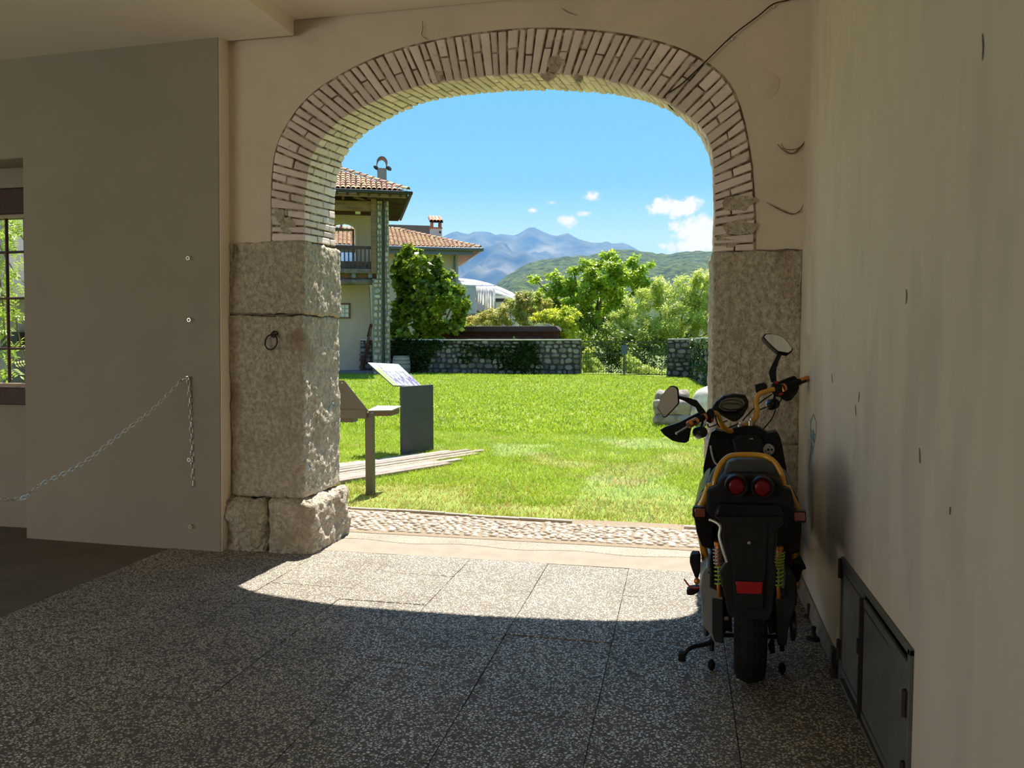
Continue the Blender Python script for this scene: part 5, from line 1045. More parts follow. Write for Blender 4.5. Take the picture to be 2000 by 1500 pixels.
for pts in (((20, 760), (16, 690), (8, 640), (2, 560), (-20, 450)), ((45, 700), (30, 620), (18, 590), (5, 575)), ((60, 560), (35, 540), (10, 500), (-5, 470)), ((55, 480), (25, 440), (5, 430))): q.tube(smoothpts([tuple(onY(x, y, 7.4)) for x, y in pts], 4), .008, 5)
q.build('stem', m_bark, vn)
lm = []
for k in range(4):
    q = MB(); vs_ = []; fs_ = []
    for j in range(9):
        t = j // 2 / 4 if j < 8 else 1; s = (1 if j % 2 else -1) if j < 8 else 0; c = Vector((0, .02 + t * .13, 0)); tip = c + Vector((s * .055, .02 + (.05 if s == 0 else 0), -.01)); w_ = Vector((-(tip - c).y, (tip - c).x, 0)).normalized() * .013; b = len(vs_)
        vs_ += [c, c.lerp(tip, .5) + w_ + Vector((0, 0, .004)), tip, c.lerp(tip, .5) - w_ + Vector((0, 0, .004))]; fs_ += [(b, b + 1, b + 2), (b, b + 2, b + 3)]
    me = bpy.data.meshes.new('leaf'); me.from_pydata([tuple(v) for v in vs_], [], fs_); me.materials.append(MATS['vine_leaf'] if 'vine_leaf' in MATS else leafm('vine_leaf', (.28, .42, .04), (.40, .50, .08), v=0, tr=.45)); lm.append(me)
for (x, y, n) in ((22, 440, 18), (30, 420, 10), (12, 460, 14), (20, 480, 10), (15, 510, 6), (22, 540, 14), (12, 555, 8), (30, 595, 12), (10, 600, 8), (18, 622, 10), (8, 640, 10), (24, 650, 5), (28, 690, 10), (20, 722, 12), (-6, 500, 10), (-10, 600, 10)):
    for k in range(n):
        p = Vector(onY(x + r_.uniform(-10, 10), y + r_.uniform(-14, 14), 7.4 + r_.uniform(-.25, .25))); o = bpy.data.objects.new('leaf', r_.choice(lm)); COL.objects.link(o); o.location = p; o.rotation_euler = (r_.uniform(-1.2, 1.2), r_.uniform(-.8, .8), r_.uniform(0, 6.28)); s = r_.uniform(.6, 1.15); o.scale = (s, s, s); setparent(o, vn)
# ================================================================ the electric scooter
m_blk = M('black_plastic', (.004, .004, .005), (.007, .007, .007), scale=9, rough=.35, spec=.3)
m_blkm = M('matt_black_plastic', (.008, .008, .008), (.013, .012, .011), scale=30, rough=.6, spec=.25, bump=.1, bscale=120, bdist=.001)
m_rub = M('tyre_rubber', (.007, .007, .007), (.016, .015, .013), scale=20, rough=.8, spec=.2, bump=.3, bscale=60, bdist=.002)
m_yel = M('orange_yellow_paint', (.62, .30, .015), (.55, .25, .012), scale=6, rough=.3, spec=.6, coat=.5)
m_cop = M('copper_anodised', (.70, .26, .07), rough=.3, metal=.7)
m_cop2 = M('copper_shock_body', (.55, .20, .11), rough=.35, metal=.5)
m_grn = M('lime_green_spring', (.38, .58, .06), rough=.4)
m_red = M('red_lens', (.16, .004, .008), rough=.25, spec=.3); m_amb = M('amber_lens', (.22, .05, .025), rough=.2, spec=.7, coat=.5)
m_refl = M('red_reflector', (.40, .008, .015), rough=.25, spec=.6)
m_sil = M('brushed_silver', (.55, .54, .52), (.45, .44, .43), scale=30, rough=.3, metal=.85)
m_cas = M('grey_motor_casing', (.34, .34, .34), (.26, .26, .26), scale=12, rough=.4, metal=.35)
m_casd = M('dark_motor_casing', (.035, .035, .036), rough=.45, metal=.3)
m_seat = M('grey_seat_vinyl', (.045, .046, .05), (.03, .03, .033), scale=20, rough=.45, spec=.5, bump=.2, bscale=90, bdist=.001)
m_mir = M('mirror_glass', (.85, .85, .84), rough=.02, metal=1.0)
m_dial = M('dial_glass', (.05, .045, .035), rough=.08, spec=.8, coat=1)
m_redp = M('red_anodised', (.45, .03, .02), rough=.35, metal=.5)
O_Y = lambda px, py, Y: Vector(onY(px, py, Y))
sc = thing('electric_scooter', 'black electric scooter with orange-yellow frame parked against the right wall', 'scooter', tuple(O_Y(1465, 1345, 3.56).xy.to_3d()))
def ext(name, pts, Y, d, mat, parent=sc, bevel=.004, seg=2, smooth='a', taper=0.0, Y2=None):
    """px outline on plane Y, extruded forward by d; Y2 tilts: depth of the last-listed rows follows py linearly (Y at top py, Y2 at bottom)"""
    ys = [p[1] for p in pts]; t = lambda y: (y - min(ys)) / max(1e-6, max(ys) - min(ys)); P = [O_Y(x, y, Y if Y2 is None else lerp(Y, Y2, t(y))) for x, y in pts]
    q = MB(); c = sum(P, Vector()) / len(P); n = len(P); dv = Vector((.06 * d, d, 0)); B = [c + (p - c) * (1 - taper) + dv for p in P]
    tri = tessellate_polygon([P]); q.add(P + B, [tuple(f) for f in tri] + [tuple(i + n for i in f)[::-1] for f in tri] + [(i, i + n, (i + 1) % n + n, (i + 1) % n) for i in range(n)])
    return q.build(name, mat, parent, smooth=smooth, bevel=bevel, seg=seg)
def tub(name, pts, r, mat, parent=sc, n=10, sm=5):
    P = [O_Y(*p) for p in pts]; P = smoothpts([tuple(p) for p in P], sm) if sm > 1 and len(P) > 2 else P
    if isinstance(r, tuple): r = [lerp(r[0], r[1], i / (len(P) - 1)) for i in range(len(P))]
    q = MB(); q.tube(P, r, n); return q.build(name, mat, parent, smooth='a')
def cyl(name, a, b, r, mat, parent=sc, n=20, lip=0.0, bevel=0):
    A_, B_ = O_Y(*a), O_Y(*b); d = B_ - A_; L_ = d.length; q = MB(); q.lathe([(r * .86, 0), (r, L_ * .08), (r, L_ * .92), (r * .86, L_)] if lip == 0 else [(r, 0), (r, L_)], A_, d, n=n); return q.build(name, mat, parent, smooth='a', bevel=bevel)
# wheels
def wheel(nm, c, rad, wd, parent):
    c = Vector(c); ax = Vector((.998, -.066, 0)); q = MB(); prof = []
    for t in np.linspace(-PI / 2, PI / 2, 11): prof.append((rad - wd * .42 + wd * .42 * math.cos(t) ** .75, wd / 2 * math.sin(t)))
    prof = [(rad * .60, -wd * .38)] + prof + [(rad * .60, wd * .38)]
    q.lathe(prof, c, ax, n=48, closed=True); ty = q.build('tyre', m_rub, parent, smooth='a')
    q = MB(); up = Vector((0, 0, 1)); fw = ax.cross(up)
    for k in range(34):
        t = 2 * PI * k / 34
        for row, off in ((-1, .33), (0, 0), (1, .33)):
            tt = t + (PI / 34 if row == 0 else 0); rr = rad - (.004 if row == 0 else .018); d = up * math.cos(tt) + fw * math.sin(tt); tg = ax.cross(d)
            p = c + d * (rr - .002) + ax * (row * wd * .30); sk = .35 * row
            a_ = ax * (wd * .105); b_ = tg * (rad * .055); h = d * .008 - (ax * row * .0); s_ = tg * (sk * .02)
            q.hexa([p - a_ - b_ - s_, p + a_ - b_ + s_, p + a_ + b_ + s_, p - a_ + b_ - s_, p - a_ * .85 - b_ * .85 - s_ + h, p + a_ * .85 - b_ * .85 + s_ + h, p + a_ * .85 + b_ * .85 + s_ + h, p - a_ * .85 + b_ * .85 - s_ + h])
    tag(q.build('tread_blocks', m_rub, ty), kind='stuff')
    q = MB(); q.lathe([(0, -wd * .30), (rad * .25, -wd * .34), (rad * .50, -wd * .30), (rad * .62, -wd * .38), (rad * .62, wd * .38), (rad * .50, wd * .30), (rad * .25, wd * .34), (0, wd * .30)], c, ax, n=32); q.build('wheel_rim', m_casd, parent, smooth='a')
wc = O_Y(1465, 1200, 3.56); wheel('rear', (wc.x, 3.56, .246), .240, .135, sc)
wheel('front', (wc.x + .085, 4.86, .246), .240, .115, sc)
# mudguard with number plate face
ext('mudguard', [(1402, 1010), (1532, 1010), (1516, 1040), (1510, 1098), (1517, 1114), (1510, 1190), (1503, 1212), (1428, 1206), (1422, 1200), (1405, 1118), (1418, 1098), (1408, 1028)], 3.24, .05, m_blkm, Y2=3.16, bevel=.005)
ext('plate_panel', [(1422, 1022), (1500, 1022), (1496, 1108), (1490, 1190), (1434, 1186), (1430, 1106)], 3.232, .012, m_blkm, Y2=3.154, bevel=.003)
r = ext('reflector', [(1437.5, 1136), (1490, 1138), (1488, 1161), (1439, 1159)], 3.168, .014, m_refl, bevel=.002)
ext('reflector_frame', [(1435.5, 1134), (1492, 1136), (1490, 1163), (1437, 1161)], 3.172, .014, m_blk, bevel=.002)
tub('plate_bracket', [(1385, 1015, 3.26), (1396, 1019, 3.25), (1407, 1028, 3.235), (1405, 1046, 3.23), (1411, 1070, 3.22), (1420, 1098, 3.21)], .0065, m_sil, sm=3)
tub('plate_bracket', [(1529, 1020, 3.27), (1517, 1034, 3.25), (1515, 1060, 3.24), (1510, 1096, 3.22)], .005, m_casd, sm=3)
q = MB(); c = O_Y(1463, 1060, 3.20); q.lathe([(.007, 0), (.007, .006), (.003, .008)], c, (0, -1, 0), n=6); q.build('plate_screw', m_sil, sc)
# tail lamp housing
ext('tail_housing', [(1380, 958), (1399, 950), (1412, 934), (1430, 927), (1500, 929), (1516, 936), (1530, 952), (1546, 958), (1552, 985), (1548, 1012), (1524, 1020), (1400, 1018), (1378, 1000)], 3.30, .32, m_blkm, bevel=.012, seg=3, taper=.0)
ext('tail_skirt', [(1402, 985), (1524, 987), (1532, 1012), (1512, 1022), (1410, 1020), (1394, 1008)], 3.26, .12, m_blk, bevel=.01)
for px, py in ((1438, 950), (1489, 953)):
    c = O_Y(px, py, 3.27); q = MB(); q.lathe([(.046, .06), (.047, 0), (.044, -.008), (.037, -.008), (.0365, .012)], c, (.02, 1, 0), n=36); lm_ = q.build('tail_lamp', m_blk, sc, smooth='a')
    q = MB(); q.lathe([(.037, .012), (.034, .002), (.022, -.003), (0, -.004)], c, (.02, 1, 0), n=32); q.build('red_lens', m_red, lm_, smooth=True)
    q = MB(); q.lathe([(.0365, .004), (.0365, -.003), (.0385, -.006), (.0405, -.004)], c, (.02, 1, 0), n=36, closed=True); q.build('lamp_bezel', m_sil, lm_, smooth=True)
# indicators
for xs, s in (((1352, 990, 1380, 1013), 1), ((1546, 998, 1575, 1021), -1)):
    x0, y0, x1, y1 = xs; b = ext('indicator', [(x0 + 2, y0), (x1, y0 + 1), (x1 + 0, y1), (x0 + 3, y1), (x0, y1 - 6), (x0, y0 + 5)], 3.335, .045, m_blk, bevel=.006, seg=3)
    ext('indicator_lens', [(x0 + 4, y0 + 3), (x1 - 2, y0 + 4), (x1 - 2, y1 - 3), (x0 + 5, y1 - 3)], 3.330, .01, m_amb, parent=b, bevel=.003)
    a = (x1, (y0 + y1) / 2 - 1, 3.355) if s > 0 else (x0, (y0 + y1) / 2 - 1, 3.355); e = (1408, 1003, 3.37) if s > 0 else (1520, 1008, 3.37); cyl('indicator_stalk', a, e, .0115, m_blkm)
# grab rail
tub('grab_rail', [(1394, 948, 3.37), (1398, 930, 3.375), (1409, 905, 3.40), (1427, 890.5, 3.43), (1460, 888, 3.44), (1493, 891, 3.43), (1514, 904, 3.40), (1527, 928, 3.375), (1532, 952, 3.37)], .0112, m_yel, n=14)
cyl('rail_mount', (1383, 948, 3.37), (1408, 949, 3.38), .0118, m_yel); cyl('rail_mount', (1516, 952, 3.38), (1544, 953, 3.37), .0118, m_yel)
# frame tubes
tub('frame_tube', [(1386, 950, 3.38), (1378, 972, 3.42), (1366, 996, 3.5), (1365, 1020, 3.56), (1372, 1060, 3.62), (1380, 1100, 3.66), (1386, 1130, 3.72), (1394, 1170, 3.8)], .0165, m_yel, n=12)
tub('frame_tube', [(1538, 954, 3.38), (1548, 976, 3.42), (1559, 1000, 3.5), (1557, 1030, 3.6), (1551, 1080, 3.66), (1545, 1130, 3.72)], .0165, m_yel, n=12)
tub('frame_brace', [(1384, 1050, 3.64), (1400, 1056, 3.62)], .012, m_yel, sm=1)
# body covers, seat
ext('side_cover', [(1380, 950), (1370, 960), (1357, 984), (1354, 1004), (1360, 1040), (1370, 1068), (1392, 1075), (1398, 1000), (1396, 960)], 3.52, .55, m_blk, bevel=.01, seg=3)
ext('side_cover_trim', [(1379, 955), (1369, 964), (1356, 986), (1366, 992), (1376, 980), (1383, 962)], 3.505, .30, m_cas, bevel=.004)
ext('side_cover', [(1536, 950), (1550, 956), (1559, 975), (1565, 1000), (1566, 1040), (1562, 1080), (1540, 1085), (1530, 1000)], 3.50, .55, m_blk, bevel=.01, seg=3)
ext('under_body', [(1392, 1000), (1540, 1000), (1548, 1075), (1540, 1110), (1400, 1105), (1384, 1070)], 3.62, .55, m_blkm, bevel=.02, seg=2)
so_ = [(1379, 952), (1383, 932), (1393, 914), (1408, 903), (1430, 899), (1500, 900), (1520, 905), (1533, 917), (1541, 938), (1544, 956), (1500, 966), (1420, 964)]
P0 = [O_Y(x, y, 3.50) for x, y in so_]; cm = sum(P0, Vector()) / len(P0); q = MB(); vs_ = []; n = len(P0); SEC = ((0, .90, 0, .9), (.03, 1, 0, 1), (.22, 1.0, -.03, 1), (.36, .92, -.10, .95), (.50, .80, -.17, .8), (.64, .62, -.20, .7), (.72, .45, -.215, .5))
for (dy, sw2, dz, sh2) in SEC:
    for p in P0: vs_.append(Vector((cm.x + (p.x - cm.x) * sw2 + dy * .066, 3.50 + dy, cm.z + (p.z - cm.z) * sh2 + dz)))
k = len(SEC); q.add(vs_, [(a * n + i, a * n + (i + 1) % n, (a + 1) * n + (i + 1) % n, (a + 1) * n + i) for a in range(k - 1) for i in range(n)] + [tuple(range(n)), tuple((k - 1) * n + i for i in range(n))])
st = q.build('seat', m_seat, sc, smooth=True); sb = st.modifiers.new('s', 'SUBSURF'); sb.levels = 1; sb.render_levels = 2
ext('seat_bolster', [(1413, 938), (1416, 918), (1423, 904), (1440, 900), (1502, 902), (1511, 910), (1517, 926), (1519, 940), (1490, 944), (1440, 943)], 3.385, .14, m_seat, bevel=.014, seg=4, smooth=True)
# shocks
def shock(x0, ytop, ybt, x1, Y, flip):
    s = thing_part = cyl('shock_absorber', (x0, ytop, Y), (x0 + (x1 - x0) * .55, ybt, Y), .0145, m_cop2)
    A_, B_ = O_Y(x0 + (x1 - x0) * .5, ybt - 2, Y), O_Y(x1, ybt + 38, Y); n = 70; P = []
    ax = (B_ - A_); L_ = ax.length; ax.normalize(); u_ = ax.cross(Vector((0, 1, 0))).normalized(); w_ = ax.cross(u_)
    for i in range(n): t = i / (n - 1); P.append(A_ + ax * (L_ * t) + (u_ * math.cos(t * 2 * PI * 5) + w_ * math.sin(t * 2 * PI * 5)) * .0155)
    q = MB(); q.tube(P, .0038, 6); q.build('spring', m_grn, s, smooth=True)
    P = []; A2 = O_Y(x0 + flip * 1.5, ytop + 6, Y)
    for i in range(60): t = i / 59; P.append(A2 + (A_ - A2) * t + (u_ * math.cos(t * 2 * PI * 5) + w_ * math.sin(t * 2 * PI * 5)) * .0175)
    q = MB(); q.tube(P, .0034, 6); q.build('spring', m_sil if flip < 0 else m_grn, s, smooth=True)
    cyl('shock_rod', (x0 + (x1 - x0) * .5, ybt - 4, Y), (x1, ybt + 36, Y), .006, m_sil, parent=s); cyl('shock_eye', (x1 - 1, ybt + 32, Y), (x1, ybt + 60, Y), .0085, m_cop, parent=s); cyl('shock_cap', (x0, ytop - 6, Y), (x0, ytop + 2, Y), .017, m_cop, parent=s)
shock(1403, 1064, 1106, 1404, 3.42, -1); shock(1522, 1072, 1109, 1521, 3.42, 1)
# motor casings
lc_ = ext('motor_casing', [(1368, 1126), (1374, 1114), (1381, 1108), (1388, 1108), (1388, 1148), (1402, 1154), (1412, 1168), (1413, 1258), (1395, 1256), (1386, 1238), (1372, 1220), (1370, 1176), (1366, 1146)], 3.42, .42, m_cas, bevel=.008, seg=3)
ext('casing_face', [(1391, 1168), (1412, 1172), (1412.5, 1257), (1396, 1254), (1391, 1236)], 3.414, .05, m_casd, parent=lc_, bevel=.004)
q = MB(); a = O_Y(1379, 1212, 3.50); q.lathe([(.075, .0), (.078, .012), (.06, .02), (0, .022)], a + Vector((.01, .06, -.01)), (-1, -.05, 0), n=28); q.build('round_cover', m_casd, lc_, smooth='a')
q = MB(); c = O_Y(1384, 1118, 3.416); q.lathe([(.004, 0), (.004, .003), (0, .004)], c, (0, -1, 0), n=8); q.build('bolt', m_casd, lc_)
rc_ = ext('motor_casing', [(1514, 1166), (1530, 1160), (1536, 1118), (1548, 1126), (1557, 1146), (1556, 1180), (1550, 1198), (1540, 1230), (1536, 1262), (1520, 1262), (1513, 1230)], 3.44, .40, m_casd, bevel=.008, seg=3)
q = MB(); a = O_Y(1545, 1218, 3.52); q.lathe([(.07, .0), (.073, .012), (.055, .02), (0, .022)], a, (1, -.05, 0), n=28); q.build('round_cover', m_blk, rc_, smooth='a')
ext('swing_arm', [(1412, 1180), (1428, 1186), (1430, 1236), (1420, 1232), (1412, 1240)], 3.50, .3, m_casd, bevel=.004); ext('swing_arm', [(1500, 1190), (1514, 1186), (1514, 1236), (1502, 1240)], 3.50, .3, m_casd, bevel=.004)
ext('axle_nut', [(1413, 1204), (1424, 1204), (1424, 1212), (1413, 1212)], 3.45, .05, m_sil, bevel=.003)
# foot pegs, kick lever
for pts, Y in (([(1350, 1083), (1365, 1083), (1368, 1091), (1367, 1118), (1364, 1130), (1358, 1130), (1351, 1112), (1347, 1099), (1347, 1090)], 3.60), ([(1552, 1094), (1566, 1092), (1571, 1104), (1576, 1112), (1567, 1114), (1562, 1136), (1553, 1138), (1548, 1118)], 3.62)): ext('passenger_footpeg', pts, Y, .07, m_blkm, bevel=.006)
q = MB(); q.ball(O_Y(1361, 1135, 3.60), (.014, .016, .016)); q.build('peg_joint', m_cop, sc, smooth=True); q = MB(); q.ball(O_Y(1557, 1143, 3.62), (.012, .016, .016)); q.build('peg_joint', m_cop, sc, smooth=True)
tub('brake_lever_arm', [(1336, 1131, 3.75), (1346, 1144, 3.74), (1356, 1149, 3.72), (1372, 1146, 3.68)], (.0035, .005), m_redp); ext('rider_footpeg', [(1340, 1154), (1347, 1150), (1360, 1148), (1367, 1152), (1363, 1158), (1354, 1163), (1342, 1163)], 3.74, .06, m_blkm, bevel=.006)
# stands
tub('side_stand', [(1400, 1240, 3.66), (1384, 1256, 3.64), (1358, 1262, 3.62), (1345, 1268, 3.60), (1336, 1280, 3.59)], (.012, .008), m_blkm)
a = O_Y(1332, 1282, 3.585); q = MB(); q.box((a.x, a.y, max(.018, a.z)), (.034, .05, .034), taper=(.9, .9)); q.build('side_stand_foot', m_rub, sc, bevel=.006, seg=2)
for px, Y in ((1390, 3.63), (1528, 3.66)):
    z = .022; a = O_Y(px, 1270, Y); q = MB(); q.ball((a.x, a.y, .024), (.017, .024, .026)); f_ = q.build('centre_stand_foot', m_rub, sc, smooth=True); tub('centre_stand_leg', [(px, 1272, Y), (px + (4 if px < 1465 else -4), 1215, Y + .06)], .010, m_blkm, sm=1)
tub('centre_stand_bar', [(1394, 1240, 3.72), (1524, 1244, 3.74)], .010, m_blkm, sm=1)
ext('stand_spring_bracket', [(1500, 1262), (1512, 1240), (1514, 1276), (1505, 1278)], 3.52, .02, m_blkm, bevel=.002)
# floorboard and leg shield
ext('floorboard', [(1386, 1100), (1552, 1100), (1556, 1128), (1384, 1126)], 3.95, .50, m_blkm, bevel=.02)
ls = ext('leg_shield', [(1372, 960), (1374, 912), (1385, 860), (1389, 845), (1397, 840), (1412, 843), (1424, 842), (1434, 836), (1455, 832), (1474, 832), (1486, 837), (1500, 846), (1517, 843), (1523, 852), (1528, 870), (1535, 910), (1541, 950), (1553, 1010), (1556, 1060), (1370, 1060), (1366, 1010)], 4.42, .11, m_blk, bevel=.012, seg=3)
ext('front_cowl', [(1400, 1040), (1398, 880), (1420, 850), (1500, 852), (1518, 884), (1530, 1040)], 4.53, .22, m_blkm, bevel=.03, seg=3, taper=.25)
ext('inner_ridge', [(1436, 1000), (1438, 900), (1432, 870), (1428, 858), (1446, 850), (1480, 850), (1492, 866), (1486, 900), (1490, 1000)], 4.385, .05, m_blkm, parent=ls, bevel=.012, seg=3)
ext('cubby_shade_plate', [(1391, 872), (1396, 862), (1410, 857), (1424, 860), (1436, 872), (1440, 888), (1436, 900), (1416, 904), (1398, 904), (1393, 890)], 4.412, .03, M('cubby_dark', (.004, .004, .004), rough=.9), parent=ls, bevel=.004)  # black plate on the shield, standing in for shade in the recess
tub('cubby_rim', [(1388, 870, 4.405), (1391, 888, 4.40), (1397, 904, 4.395), (1408, 910, 4.39)], .006, m_cas, parent=ls)
c = O_Y(1501, 878, 4.405); q = MB(); q.lathe([(.032, .012), (.033, 0), (.029, -.006), (.0, -.007)], c, (.05, 1, 0), n=28); kp = q.build('ignition_plate', m_sil, ls, smooth='a')
for dx, dz, rr in ((-.002, .0, .007), (.016, .001, .006), (.006, .018, .003), (-.014, -.008, .003), (.0, -.019, .003)): q = MB(); q.lathe([(rr, 0), (rr, -.004), (0, -.004)], c + Vector((dx, -.006, dz)), (0, 1, 0), n=12); q.build('key_hole', m_blk, kp)
for px in (1465.5, 1469.5): q = MB(); q.ball(O_Y(px, 857, 4.38), (.0035, .003, .003)); q.build('indicator_dot', m_white, ls, smooth=True)
# steering: stem, fork
tub('steering_stem', [(1458, 850, 4.47), (1455, 832, 4.48)], .022, m_blkm, sm=1)
wx = wc.x + .085
for s in (-1, 1): q = MB(); q.tube([(wx + s * .085, 4.62, .80), (wx + s * .085, 4.72, .55), (wx + s * .085, 4.86, .246)], [.022, .02, .016], 10); q.build('fork_leg', m_casd, sc, smooth='a')
q = MB(); n = 14; vs_ = []
for i in range(n + 1):
    t = lerp(-.35, 1.25, i / n) * PI / 1.4
    for w_ in (-.075, .075): vs_.append(Vector((wx + w_, 4.86 - .27 * math.cos(t), .246 + .27 * math.sin(t))))
q.add(vs_, [(2 * i, 2 * i + 1, 2 * i + 3, 2 * i + 2) for i in range(n)]); o = q.build('front_mudguard', m_blk, sc, smooth=True); so = o.modifiers.new('s', 'SOLIDIFY'); so.thickness = .006
c = Vector((wx, 4.78, .86)); q = MB(); q.lathe([(.085, -.05), (.09, 0), (.08, .02), (0, .028)], c, (.06, 1, 0), n=24); q.build('headlamp', m_blk, sc, smooth='a')
# handlebar
YB_ = 4.46
bar = [(1388, 808, 4.27), (1399, 808, 4.30), (1405, 820, 4.33), (1413, 834, 4.38), (1425, 841.5, 4.42), (1438, 840, 4.45), (1454, 832, 4.47), (1468, 825, 4.48), (1477, 814, 4.49), (1478.5, 800, 4.50), (1476.5, 785, 4.51), (1482, 771, 4.53), (1498, 764, 4.55), (1512, 760, 4.56)]
tub('handlebar', bar, .0145, m_yel, n=14, sm=5)
for px, py in ((1445, 835), (1465.5, 828)): q = MB(); c = O_Y(px, py, 4.46); q.box(c, (.022, .05, .045)); b = q.build('bar_clamp', m_sil, sc, bevel=.004, seg=2); q = MB(); q.lathe([(.006, 0), (.006, .012), (.003, .014)], c + Vector((0, -.012, .02)), n=8); q.build('clamp_bolt', m_sil, b)
# left grip, switches
cyl('throttle_grip', (1348, 828, 4.18), (1376, 814, 4.24), .0165, m_rub, n=24)
g_ = cyl('grip_sleeve', (1344, 830, 4.17), (1362, 821, 4.205), .0195, m_cop, n=24); ext('sleeve_window', [(1350, 824), (1358, 820), (1362, 825), (1354, 830)], 4.166, .012, m_blk, parent=g_, bevel=.001)
q = MB(); a = O_Y(1344, 830, 4.168); q.lathe([(.014, 0), (.014, .002), (0, .002)], a, O_Y(1344, 830, 4.17) - O_Y(1362, 821, 4.21), n=16); q.build('bar_end', m_blk, g_)
cyl('grip_ring', (1374, 815.5, 4.238), (1378, 813.5, 4.245), .0205, m_cop, n=24)
ext('switch_pod', [(1379, 806), (1384, 799), (1392, 798), (1396, 808), (1394, 820), (1388, 828), (1380, 824)], 4.25, .05, m_blk, bevel=.005)
ext('switch_button', [(1389, 818), (1393, 817), (1394, 823), (1390, 825)], 4.243, .012, m_redp, bevel=.001)
# right grip, switches
cyl('throttle_grip', (1533, 756, 4.62), (1562, 745, 4.68), .0185, m_rub, n=24)
g_ = cyl('grip_sleeve', (1559, 746.5, 4.675), (1579, 739, 4.72), .0175, m_cop, n=24); ext('sleeve_window', [(1564, 745), (1575, 741), (1576, 746), (1565, 750)], 4.665, .012, m_blk, parent=g_, bevel=.001)
cyl('grip_ring', (1528, 757.5, 4.61), (1532.5, 756, 4.618), .0225, m_cop, n=24)
ext('switch_pod', [(1507, 752), (1513, 745), (1524, 746), (1528, 754), (1529, 768), (1522, 776), (1512, 774), (1506, 764)], 4.56, .05, m_blk, bevel=.005)
ext('switch_button', [(1513, 745), (1519, 744), (1520, 749), (1514, 750)], 4.55, .012, m_redp, bevel=.001); ext('switch_button', [(1521, 768), (1529, 767), (1529, 771), (1522, 773)], 4.55, .012, m_redp, bevel=.001)
ext('brake_reservoir', [(1474, 752), (1494, 747.5), (1498, 752), (1499, 762), (1485, 769), (1477, 768)], 4.56, .05, m_blkm, bevel=.004)
# hand guards and levers
ext('hand_guard', [(1289, 840), (1300, 834), (1327, 825), (1348, 814), (1364, 806), (1372, 808), (1366, 820), (1352, 832), (1348, 845), (1345, 862), (1338, 865.5), (1324, 864), (1313, 861), (1297, 850)], 4.30, .05, m_blk, bevel=.004)
ext('hand_guard', [(1523, 745), (1540, 738), (1552, 734), (1557, 739), (1560, 747), (1561, 758), (1556, 769), (1545, 782), (1537, 784), (1528, 780), (1521, 774)], 4.72, .05, m_blk, bevel=.004)
tub('brake_lever', [(1321, 846, 4.20), (1330, 841, 4.20), (1344, 833, 4.22), (1366, 822, 4.26)], (.0045, .006), m_sil); q = MB(); q.ball(O_Y(1321.5, 846, 4.20), (.008, .008, .008)); q.build('lever_ball', m_sil, sc, smooth=True)
tub('brake_lever', [(1524, 764, 4.66), (1545, 757, 4.74), (1566, 752, 4.78)], (.006, .0045), m_sil)
# auxiliary round lamps below the bar
for (px, py, Y, r, dx) in ((1369, 844, 4.30, .032, -.5), (1511, 789, 4.58, .030, -.45)):
    c = O_Y(px, py, Y); ax = Vector((dx, .8, -.25)).normalized(); q = MB(); q.lathe([(0, -.028), (r * .7, -.028), (r * .95, -.016), (r, .012), (r, .028)], c, ax, n=24); l_ = q.build('spot_lamp', m_blk, sc, smooth='a'); q = MB(); q.lathe([(r * 1.02, .022), (r * 1.05, .03), (r * .9, .033), (0, .034)], c, ax, n=24); q.build('lamp_rim', m_sil, l_, smooth='a')
    tub('lamp_bracket', [(px, py - 8, Y), (px + 4, py - 22, Y + .02)], .006, m_blkm, sm=1)
# dashboard
db_ = ext('dashboard', [(1389, 799), (1398, 785), (1413, 773), (1433, 770), (1456, 772), (1462, 784), (1461, 796), (1452, 812), (1440, 823), (1431, 824), (1413, 814), (1398, 805)], 4.55, .09, m_blk, bevel=.007, seg=2, Y2=4.47)
dl = ext('dial_face', [(1403, 796), (1408, 784), (1420, 778), (1437, 776), (1450, 779), (1456, 787), (1450, 797), (1436, 803), (1416, 803)], 4.538, .01, m_dial, parent=db_, bevel=.002, Y2=4.478)
q = MB(); c0 = O_Y(1429, 790, 4.50); q.tube([c0 + Vector((.058 * math.cos(t), -.006 + .012 * math.sin(t), .026 * math.sin(t))) for t in np.linspace(0, 2 * PI, 30)[:-1]], .003, 6, closed=True); q.build('dial_ring', m_casd, db_, smooth=True)
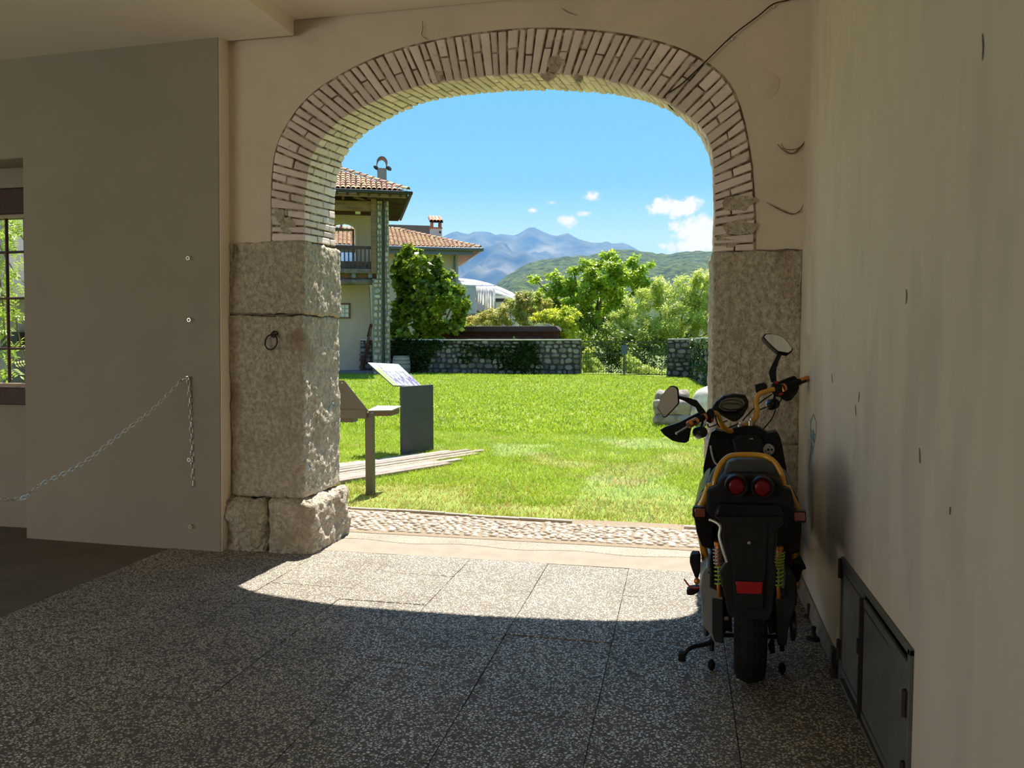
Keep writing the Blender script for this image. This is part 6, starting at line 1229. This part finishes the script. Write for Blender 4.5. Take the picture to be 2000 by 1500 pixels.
# mirrors
def mirror(poly, Y, thick, inset, arm, armY, armd):
    P = [O_Y(x, y, Y) for x, y in poly]; c = sum(P, Vector()) / len(P); n = len(P); bk = Vector(thick)
    q = MB(); q.prism([tuple(p) for p in P], bk); m_ = q.build('mirror', m_blk, sc, bevel=.004, seg=2); m_['label'] = 'rear-view mirror'
    G = [c + (p - c) * inset + Vector((0, -.0025, 0)) for p in P]; q = MB(); q.prism([tuple(p) for p in G], (0, .003, 0)); q.build('mirror_glass', m_mir, m_)
    ext('mirror_arm', arm, armY, armd, m_blk, bevel=.003); return m_
mirror([(1283, 797), (1287, 785), (1292, 773), (1299, 763), (1308, 754), (1315, 753.5), (1321, 756), (1324, 761), (1325.5, 788), (1312, 803), (1299, 816), (1295, 815.5)], 4.22, (.006, .018, .0), .93, [(1325, 773), (1345, 777), (1361, 782), (1367, 790), (1376, 801), (1380, 808), (1368, 810), (1362, 804), (1359, 796), (1349, 791), (1336, 783), (1325, 779)], 4.235, .014)
mirror([(1490, 657), (1494, 651.5), (1507, 651), (1517, 653), (1530, 658), (1540, 669), (1549, 681), (1548, 686), (1541, 690.5), (1520, 687), (1507, 676), (1497, 666)], 4.60, (-.010, .022, -.016), .91, [(1520, 688), (1528, 690), (1521, 706), (1517, 718), (1516, 730), (1517, 746), (1506, 747), (1501, 727), (1508, 712), (1513, 702)], 4.61, .018)
# cables
for pts in (((1514, 776, 4.56), (1516, 792, 4.54), (1509, 815, 4.50), (1496, 832, 4.46), (1484, 846, 4.43)), ((1382, 828, 4.28), (1386, 834, 4.32), (1404, 827, 4.38), (1420, 822, 4.44)), ((1508, 770, 4.57), (1490, 782, 4.56), (1470, 800, 4.54), (1450, 822, 4.52)), ((1527, 774, 4.60), (1524, 784, 4.6), (1516, 790, 4.58)), ((1396, 812, 4.29), (1404, 832, 4.36), (1420, 836, 4.42), (1446, 826, 4.48)), ((1506, 792, 4.57), (1492, 797, 4.56), (1480, 802, 4.55))):
    tub('cable', pts, .0034, m_blkm, n=6)
